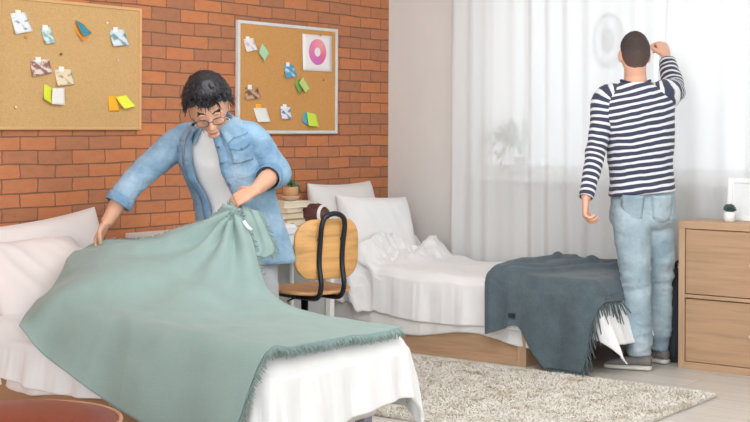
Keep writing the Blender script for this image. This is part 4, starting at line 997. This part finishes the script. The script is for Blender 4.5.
# hair: thick cap with tufts
def hair_cap(bm, c, R, grow, line, sub=5, rough_=0.006):
    b2 = bmesh.new(); bmesh.ops.create_icosphere(b2, subdivisions=sub, radius=1); mp = {}
    for v in b2.verts:
        p = skull(v.co); n = v.co.normalized(); k = line(p); g_ = grow(n)*max(0.0, min(1.0, k/0.03))-0.004*(k <= 0)-0.02*(k < -0.02)
        g_ += rough_*noise.noise(V((n.x*9, n.y*9, n.z*5)))*(k > 0)+rough_*0.5*ridge(V((n.x*16, n.y*5, n.z*5)))*(k > 0)
        mp[v] = bm.verts.new(c+R @ (p+n*g_))
    for f in b2.faces: bm.faces.new([mp[v] for v in f.verts])
    b2.free()
def line1(p):      # >0 where hair grows
    z0 = 0.064 if p.y > 0.05 else (0.064-(0.05-p.y)*1.0 if p.y > -0.03 else -0.016-(-0.03-p.y)*1.2)
    return p.z-z0
bm = bmesh.new()
hair_cap(bm, HC1, RH1, lambda n: 0.025+0.020*max(0, n.z)+0.006*max(0, -n.y), line1, 5, 0.006)
rnd = random.Random(5)
for k_ in range(1100):
    a = rnd.random()*2*PI; e = rnd.uniform(-0.35, 1.5); n = V((math.cos(a)*math.cos(e), math.sin(a)*math.cos(e), math.sin(e)))
    p = skull(n)
    if line1(p) < 0.006: continue
    g_ = 0.018+0.020*max(0, n.z); q = p+n*(g_+0.003)
    flow = V((rnd.gauss(0, .38)+n.x*0.3, 0.8 if n.z > 0.35 else 0.25, -0.55)); flow = (flow-n*flow.dot(n)*0.75).normalized()
    ln_ = rnd.uniform(0.018, 0.044); w0 = rnd.uniform(0.002, 0.0045)
    add_tube(bm, [HC1+RH1 @ (q-n*0.010-flow*0.01), HC1+RH1 @ (q+n*0.0015+flow*ln_*0.5), HC1+RH1 @ (q+n*rnd.uniform(-0.006, 0.006)+flow*ln_)], [w0, w0*0.8, 0.0008], 5, flat=0.5)
for k_ in range(22):   # unruly crown
    p = V((rnd.uniform(-0.03, 0.03), rnd.uniform(-0.05, 0.01), 0.125)); add_tube(bm, [HC1+RH1 @ p, HC1+RH1 @ (p+V((rnd.gauss(0, .012), rnd.gauss(0, .012), 0.035)))], [0.003, 0.0006], 4)
adopt(finish(bm, 'hair', HAIR1), m1)
# glasses
gl = None
bm = bmesh.new(); T1 = lambda p: HC1+RH1 @ V(p)
for s in (-1, 1):
    ring_pts = [T1((s*0.033+0.024*math.copysign(abs(math.cos(a))**0.8, math.cos(a)), 0.106-0.20*abs(s*0.033+0.024*math.cos(a))*0.6+0.0, 0.006+0.018*math.copysign(abs(math.sin(a))**0.8, math.sin(a)))) for a in [2*PI*j/28 for j in range(29)]]
    add_tube(bm, ring_pts, 0.0013, 6)
    add_tube(bm, [T1((s*0.057, 0.096, 0.012)), T1((s*0.076, 0.06, 0.014)), T1((s*0.081, 0.0, 0.010)), T1((s*0.080, -0.02, -0.005))], 0.0013, 6, 12)
add_tube(bm, [T1((-0.010, 0.104, 0.010)), T1((0, 0.111, 0.014)), T1((0.010, 0.104, 0.010))], 0.0014, 6, 8)
gl = adopt(finish(bm, 'glasses', BLACK), m1)
bm = bmesh.new()
for s in (-1, 1):
    rg_ = [[T1((s*0.033+0.023*f*math.cos(a), 0.106-0.12*abs(s*0.033+0.023*f*math.cos(a))+0.001*(1-f), 0.006+0.017*f*math.sin(a))) for a in [2*PI*j/20 for j in range(20)]] for f in (0.05, 0.5, 1.0)]
    add_rings(bm, rg_, False)
ln_o = finish(bm, 'lens', lens_mat()); ln_o.parent = gl
# T-shirt
rg, _ = torso_rings([(c, r, f, w, d) for (c, r, f), w, d in zip(sp1, (0.16, 0.150, 0.165, 0.17, 0.135, 0.074), (0.105, 0.100, 0.112, 0.100, 0.085, 0.066))], 48, sub=8)
bm = bmesh.new(); add_rings(bm, rg, False); displace(bm, lambda p: cloth_wrinkle(p, 0.012, 8)); o = adopt(solid(finish(bm, 't_shirt', TEE), 0.003, -1), m1)
# trousers
bm = bmesh.new()
hipc = V((0.945, -2.455, 0.80))
rg, _ = torso_rings([(hipc+V((0, 0, 0.14)), V((0.92, 0.39, 0)), V((0.39, -0.92, 0)), 0.145, 0.095), (hipc, V((0.92, 0.39, 0)), V((0.39, -0.92, 0)), 0.168, 0.115), (hipc-V((0, 0, 0.10)), V((0.92, 0.39, 0)), V((0.39, -0.92, 0)), 0.17, 0.11)], 32); add_rings(bm, rg)
for s in (-1, 1):
    h = hipc+V((0.92, 0.39, 0))*s*0.085; k_ = V((h.x+s*0.03+0.05, h.y-0.09+0.04*s, 0.43)); an_ = V((h.x+s*0.05, h.y+0.02+0.05*s, 0.07))
    add_tube(bm, [h-V((0, 0, 0.02)), k_, an_-V((0, 0, 0.01))], [0.098, 0.075, 0.058], 18, 18)
o = remeshed(bm, 'trousers', 0.008, [GREYTR], m1, None, 3); displaced_mesh(o, lambda p: cloth_wrinkle(p, 0.008, 10))
for s in (-1, 1):
    an_ = V((hipc.x+0.92*s*0.085+s*0.05, hipc.y+0.39*s*0.085+0.02+0.05*s, 0.0)); bm = bmesh.new()
    rings = []
    for t_, w_, h_ in ((-0.085, 0.022, 0.03), (-0.07, 0.036, 0.05), (-0.02, 0.042, 0.065), (0.06, 0.044, 0.055), (0.13, 0.046, 0.04), (0.175, 0.036, 0.03), (0.195, 0.015, 0.02)):
        c_ = an_+V((0.30, -0.95, 0))*t_; rings.append([c_+V((0.95, 0.30, 0))*(w_*math.cos(2*PI*j/18))+V((0, 0, max(0.004, h_*0.5+h_*0.5*math.sin(2*PI*j/18)+0.004))) for j in range(18)])
    add_rings(bm, rings); adopt(subsurf(finish(bm, 'shoe', simple('white_trainer', (220, 220, 220), 0.5))), m1)
# denim shirt, worn open: body with front opening, sleeves, collar, pockets, buttons
sd = [(V((0.985, -2.44, 0.625)), V((0.92, 0.39, 0)), V((0.39, -0.92, -0.0)), 0.215, 0.145)]+[(c, r, f, w, d) for (c, r, f), w, d in zip(sp1, (0.198, 0.188, 0.190, 0.188, 0.150, 0.090), (0.135, 0.128, 0.136, 0.124, 0.104, 0.082))]
def gap1(f):
    return (-0.62+0.12*f+(0.10 if f > 0.9 else 0), 2*PI-0.0) if False else (0.25-0.06*f if f < 0.85 else 0.20+(f-0.85)*1.6, 2*PI-0.42+0.06*f)
rg, ln = torso_rings(sd, 72, gap1, 0.85, 10)
bm = bmesh.new(); add_rings(bm, rg, False, False)
displace(bm, lambda p: cloth_wrinkle(p, 0.009, 11)+0.010*noise.noise(V((p.x*12, p.y*12, p.z*3)))+0.006*ridge(V((p.x*9+p.z*5, p.y*9, p.z*4))))
shirt_rows = [[v.co.copy() for v in bm.verts][i*73:(i+1)*73] for i in range(len(rg))]
shirt = adopt(solid(finish(bm, 'denim_shirt', DENIM), 0.004, 1), m1)
# button bands along both fronts
for col_, nm in ((0, 'placket'), (72, 'placket')):
    bm = bmesh.new(); inner = 3 if col_ == 0 else 69
    rows = [[shirt_rows[i][col_], shirt_rows[i][(col_+inner)//2], shirt_rows[i][inner]] for i in range(2, len(shirt_rows)-4)]
    rows = [[p+(p-V(shirt_rows[i+2][36])).normalized()*0.008 for p in r] for i, r in enumerate(rows)]
    add_rings(bm, rows, False, False); kid(solid(finish(bm, nm, DENIM_D), 0.003, 0), shirt)
for i in range(8, len(shirt_rows)-8, 9):
    p = shirt_rows[i][1]; n_ = (p-shirt_rows[i][36]).normalized(); a, b_ = frame_from(n_); bm = bmesh.new()
    add_rings(bm, [[p+n_*h_+(a*math.cos(2*PI*j/10)+b_*math.sin(2*PI*j/10))*r_ for j in range(10)] for r_, h_ in ((0.006, 0.008), (0.0065, 0.014), (0.003, 0.015))]); kid(finish(bm, 'button', simple('grey_snap', (120, 130, 140), 0.35, metal=0.6)), shirt)
# chest pockets with pointed flaps
def on_shirt(fi, fj, lift):
    i = fi*(len(shirt_rows)-1); j = fj*72; a, b_ = min(int(i), len(shirt_rows)-2), min(int(j), 71)
    p = shirt_rows[a][b_].lerp(shirt_rows[a][b_+1], j-b_).lerp(shirt_rows[a+1][b_].lerp(shirt_rows[a+1][b_+1], j-b_), i-a)
    c_ = sum((shirt_rows[a][k] for k in range(0, 72, 6)), V())/12
    return p+(p-c_).normalized()*lift
for lo, hi, sgn in ((0.055, 0.165, 1), (0.835, 0.945, -1)):
    bm = bmesh.new(); grid(bm, 12, 12, lambda u, v: on_shirt(0.735-0.17*v, lo+(hi-lo)*u, 0.009)); kid(solid(finish(bm, 'pocket', DENIM), 0.003, 0), shirt)
    bm = bmesh.new(); grid(bm, 12, 6, lambda u, v: on_shirt(0.745-(0.045+0.030*(1-abs(2*u-1)))*v, lo-0.003+(hi-lo+0.006)*u, 0.014)); kid(solid(finish(bm, 'pocket_flap', DENIM_D), 0.003, 0), shirt)
    p = on_shirt(0.69, (lo+hi)/2, 0.016); bm = bmesh.new(); add_ell(bm, p, (0.006, 0.006, 0.006), None, 2); kid(finish(bm, 'button', simple('grey_snap', (120, 130, 140), 0.35, metal=0.6)), shirt)
# yoke seams across the chest
for lo, hi in ((0.045, 0.215), (0.815, 0.945)):
    bm = bmesh.new(); grid(bm, 16, 3, lambda u, v: on_shirt(0.800-0.010*v, lo+(hi-lo)*u, 0.008)); kid(solid(finish(bm, 'yoke_seam', DENIM_D), 0.002, 0), shirt)
# collar wings
for s in (1, -1):
    bm = bmesh.new()
    c0 = V((0.955, -2.635, 1.275)); N_ = F1; U_ = R1.cross(F1)*-1; U_ = V((-0.05, -0.28, 0.96))
    def cp(u, v):   # u: round the neck from nape to throat, v: stand -> fold -> wing
        a = PI-u*(PI-0.45); rad_w, rad_d = 0.079, 0.076
        base_ = c0+R1*(s*rad_w*math.sin(a))+F1*(rad_d*math.cos(a))-U_*0.030*u
        out = (R1*(s*math.sin(a))+F1*math.cos(a)).normalized()
        if v < 0.35: return base_+U_*(v/0.35*0.028)
        w_ = (v-0.35)/0.65; return base_+U_*(0.028-w_*(0.044+0.030*u**3))+out*(w_*(0.022+0.016*u**2))+R1*(s*0.030*w_*u**4)
    grid(bm, 20, 10, cp); kid(solid(finish(bm, 'collar', DENIM_D if False else DENIM), 0.004, 0), shirt)
def sleeve(par, pts, rads, m, name, n=34, seg=28, wr=0.012, sc=11, cuff=True, uvs=False):
    bm = bmesh.new(); add_tube(bm, pts, rads, seg, n, cap=False, uvs=uvs)
    displace(bm, lambda p: cloth_wrinkle(p, wr, sc)); o = solid(finish(bm, name, m), 0.004, 1); return o
s1 = kid(sleeve(m1, [shR1+V((0.09, 0.03, 0.02)), shR1+V((0.01, 0.0, 0.0)), shR1.lerp(elR1, 0.5), elR1+V((0, 0.01, 0)), elR1.lerp(wrR1, 0.45)], [0.074, 0.076, 0.068, 0.062, 0.056], DENIM, 'sleeve', 60, 40, wr=0.009, sc=16), shirt)
a = elR1.lerp(wrR1, 0.30); b_ = elR1.lerp(wrR1, 0.52); kid(sleeve(m1, [a, a.lerp(b_, 0.5), b_], [0.062, 0.064, 0.062], DENIM_D, 'rolled_cuff', 10, wr=0.006), shirt)
s2 = kid(sleeve(m1, [shL1+V((-0.09, -0.03, 0.015)), shL1+V((-0.012, 0, 0)), shL1.lerp(elL1, 0.5), elL1+V((0.005, 0.02, -0.005)), elL1.lerp(wrL1, 0.30)], [0.076, 0.078, 0.070, 0.062, 0.056], DENIM, 'sleeve', 60, 40, wr=0.009, sc=16), shirt)
a = elL1.lerp(wrL1, 0.16); b_ = elL1.lerp(wrL1, 0.36); kid(sleeve(m1, [a, a.lerp(b_, 0.5), b_], [0.061, 0.063, 0.061], DENIM_D, 'rolled_cuff', 10, wr=0.006), shirt)

# ---- man at the window ----------------------------------------------------
m2 = rooted('person', 'person in a striped top and pale jeans drawing the curtain, seen from behind', 'person', (2.11, -0.58, 0))
R2 = V((0.80, 0.60, 0.0)); F2 = V((-0.60, 0.80, 0.0))
PEL = V((2.105, -0.605, 0.86))
HC2 = V((2.085, -0.672, 1.634)); RH2 = head_frame((-0.62, 0.78, 0.02), (0.02, 0.0, 1))
sp2 = [(V((2.108, -0.618, 0.915)), V((0.8, 0.6, 0.10)), F2), (V((2.104, -0.628, 1.02)), V((0.8, 0.6, 0.05)), F2), (V((2.100, -0.640, 1.17)), R2, F2), (V((2.095, -0.650, 1.30)), R2, F2), (V((2.090, -0.655, 1.405)), R2, F2), (V((2.087, -0.658, 1.462)), R2, F2), (V((2.086, -0.66, 1.495)), R2, F2)]
shl2, ell2, wrl2 = V((1.965, -0.755, 1.405)), V((1.945, -0.83, 1.125)), V((1.955, -0.955, 0.895))
shr2, elr2, wrr2 = V((2.205, -0.555, 1.435)), V((2.170, -0.375, 1.465)), V((2.065, -0.240, 1.645))
bm = bmesh.new()
add_head(bm, HC2, RH2)
add_tube(bm, [V((2.086, -0.655, 1.45)), V((2.086, -0.665, 1.53)), HC2+RH2 @ V((0, -0.022, -0.04))], [0.068, 0.058, 0.058], 18, 12)
rg, _ = torso_rings([(c, r, f, w, d) for (c, r, f), w, d in zip(sp2, (0.145, 0.135, 0.148, 0.16, 0.15, 0.10, 0.06), (0.095, 0.088, 0.095, 0.10, 0.09, 0.07, 0.055))], 32); add_rings(bm, rg)
for a, b_, c_ in ((shl2, ell2, wrl2), (shr2, elr2, wrr2)):
    add_tube(bm, [a, a.lerp(b_, 0.5), b_], [0.050, 0.046, 0.041], 14, 10); add_ell(bm, b_, (0.041,)*3); add_ell(bm, a, (0.052,)*3)
    add_tube(bm, [b_, b_.lerp(c_, 0.35), b_.lerp(c_, 0.75), c_], [0.041, 0.041, 0.032, 0.026], 14, 12)
add_hand(bm, wrl2, V((0.02, -0.12, -0.98)), V((0.75, 0.40, 0.1)), V((-0.55, 0.80, 0)), 0.85, 0.7, 0.0, 1.05)
add_hand(bm, wrr2, V((-0.42, 0.28, 0.80)), V((-0.75, 0.30, -0.35)), V((-0.3, -0.7, 0.2)), 1.5, 1.0, 0.0, 1.08)
ank = [V((2.128, -0.690, 0.085)), V((2.112, -0.430, 0.085))]; kne = [V((2.118, -0.700, 0.43)), V((2.135, -0.480, 0.43))]; hip = [V((2.058, -0.665, 0.82)), V((2.150, -0.548, 0.82))]
for h, k_, a in zip(hip, kne, ank):
    add_tube(bm, [h, k_, a], [0.070, 0.048, 0.034], 14, 14); add_tube(bm, [a+V((0.02, 0.02, -0.05)), a+V((-0.02, -0.0, -0.045)), a+V((-0.11, -0.04, -0.06))], [0.026, 0.03, 0.018], 12, 8)
add_rings(bm, torso_rings([(PEL+V((0, 0, 0.08)), R2, F2, 0.14, 0.09), (PEL-V((0, 0, 0.06)), R2, F2, 0.15, 0.10), (PEL-V((0, 0, 0.10)), R2, F2, 0.12, 0.08)], 24)[0])
remeshed(bm, 'body', 0.0042, [SKIN2, LIP, DARK], m2, face_pick(HC2, RH2), 2)
def line2(p):
    z0 = 0.06 if p.y > 0.05 else (0.06-(0.05-p.y)*0.8 if p.y > -0.03 else -0.040-(-0.03-p.y)*1.6)
    if p.y < -0.03: z0 += 6.0*p.x*p.x-0.008
    return p.z-z0
bm = bmesh.new(); hair_cap(bm, HC2, RH2, lambda n: 0.006+0.008*max(0, n.z), line2, 5, 0.0012)
adopt(finish(bm, 'hair', HAIR2), m2)
# striped top
STR = stripe_mat('navy_and_white_stripes')
rg, ln = torso_rings([(c, r, f, w, d) for (c, r, f), w, d in zip(sp2, (0.176, 0.166, 0.178, 0.194, 0.190, 0.138, 0.084), (0.128, 0.118, 0.125, 0.128, 0.112, 0.090, 0.074))], 64, sub=10)
bm = bmesh.new(); add_rings(bm, rg, False, True, ln); displace(bm, lambda p: cloth_wrinkle(p, 0.012, 7)+0.006*noise.noise(V((p.x*6, p.y*6, p.z*18))))
for f_ in bm.faces:
    for lp in f_.loops:
        co = lp.vert.co; la = (co-V((2.09, -0.65, 0))).dot(R2); tz = min(1, max(0, (co.z-0.93)/0.5)); lp[bm.loops.layers.uv.verify()].uv.y -= la*(0.06+0.20*tz)
top = adopt(solid(finish(bm, 'striped_top', STR), 0.003, 1), m2)
kid2 = kid
kid2(sleeve(m2, [shl2+V((0.075, 0.055, 0.02)), shl2, shl2.lerp(ell2, 0.5), ell2, ell2.lerp(wrl2, 0.55), wrl2+V((0, 0, 0.005))], [0.058, 0.074, 0.060, 0.053, 0.045, 0.038], STR, 'sleeve', 46, 26, 0.010, 11, uvs=True), top)
kid2(sleeve(m2, [shr2+V((-0.075, -0.05, 0.0)), shr2, shr2.lerp(elr2, 0.5), elr2, elr2.lerp(wrr2, 0.55), elr2.lerp(wrr2, 0.86)], [0.060, 0.080, 0.072, 0.064, 0.054, 0.046], STR, 'sleeve', 46, 26, 0.012, 11, uvs=True), top)
bm = bmesh.new(); add_rings(bm, [[V((2.086, -0.66, 1.495))+R2*(0.076+0.006*math.cos(q))*math.cos(2*PI*j/32)+F2*(0.070+0.006*math.cos(q))*math.sin(2*PI*j/32)+V((0, 0, 0.007*math.sin(q)+0.010*math.cos(4*PI*j/32))) for j in range(32)] for q in [2*PI*k_/8 for k_ in range(9)]], False)
kid2(finish(bm, 'neckband', simple('navy_rib', (60, 64, 84), 0.9)), top)
# jeans
bm = bmesh.new()
add_rings(bm, torso_rings([(PEL+V((0, 0, 0.10)), R2, F2, 0.158, 0.108), (PEL, R2, F2, 0.170, 0.125), (PEL-V((0, 0, 0.09)), R2, F2, 0.168, 0.118), (PEL-V((0, 0, 0.13)), R2, F2, 0.14, 0.09)], 32)[0])
for s, (h, k_, a) in zip((-1, 1), zip(hip, kne, ank)):
    add_tube(bm, [h+V((0, 0, 0.02)), h.lerp(k_, 0.5)+V((0.01, -0.01, 0)), k_, k_.lerp(a, 0.5)+V((0.012, -0.012, 0)), a+V((0.0, 0, 0.0))], [0.098, 0.092, 0.076, 0.068, 0.060], 22, 26)
jeans = remeshed(bm, 'jeans', 0.007, [JEANS], m2, None, 3)
def jw(p):
    d = 0.010*fbm(V((p.x, p.y, p.z*1.5)), 9)
    d += 0.009*(ridge(V((p.x*5, p.y*5, p.z*20)))-0.35)*(math.exp(-((p.z-0.46)/0.10)**2)+1.4*math.exp(-((p.z-0.13)/0.08)**2)+0.8*math.exp(-((p.z-0.76)/0.06)**2)); return d
displaced_mesh(jeans, jw)
for s in (-1, 1):
    c_ = PEL+R2*(s*0.078)-F2*0.132+V((0, 0, -0.015)); bm = bmesh.new()
    grid(bm, 8, 8, lambda u, v: c_+R2*((u-0.5)*0.115*(1-0.12*v))+V((0, 0, 0.065-0.125*v-0.015*(1-abs(2*u-1))*(v > 0.9)))+F2*(0.05*(2*(u-0.5)*s*0.8+0.1)**2*(1 if (u-0.5)*s > 0 else 0.3)-0.012+0.018*v))
    kid2(solid(finish(bm, 'back_pocket', JEANS), 0.004, 0), jeans)
# shoes
for a, yaw_ in ((ank[0], math.radians(196)), (ank[1], math.radians(170))):
    d = V((math.cos(yaw_), math.sin(yaw_), 0)); s_ = V((-d.y, d.x, 0)); c_ = V((a.x, a.y, 0)); rings = []; sole = []
    for t_, w_, h_ in ((-0.068, 0.020, 0.060), (-0.055, 0.034, 0.088), (-0.01, 0.040, 0.100), (0.05, 0.042, 0.078), (0.11, 0.045, 0.055), (0.16, 0.040, 0.045), (0.185, 0.022, 0.035)):
        p = c_+d*t_; rings.append([p+s_*(w_*math.copysign(abs(math.cos(q))**0.7, math.cos(q)))+V((0, 0, 0.022+(h_-0.022)*0.5*(1+math.sin(q)))) for q in [2*PI*j/20 for j in range(20)]])
        sole.append([p+s_*((w_+0.004)*math.copysign(abs(math.cos(q))**0.5, math.cos(q)))+V((0, 0, 0.001+0.0135*(1+math.sin(q)))) for q in [2*PI*j/20 for j in range(20)]])
    bm = bmesh.new(); add_rings(bm, rings); so = adopt(subsurf(finish(bm, 'shoe', simple('grey_suede', (118, 114, 112), 0.9, 0.08, 40))), m2)
    bm = bmesh.new(); add_rings(bm, sole); kid2(subsurf(finish(bm, 'sole', simple('off_white_rubber', (206, 202, 194), 0.7))), so)
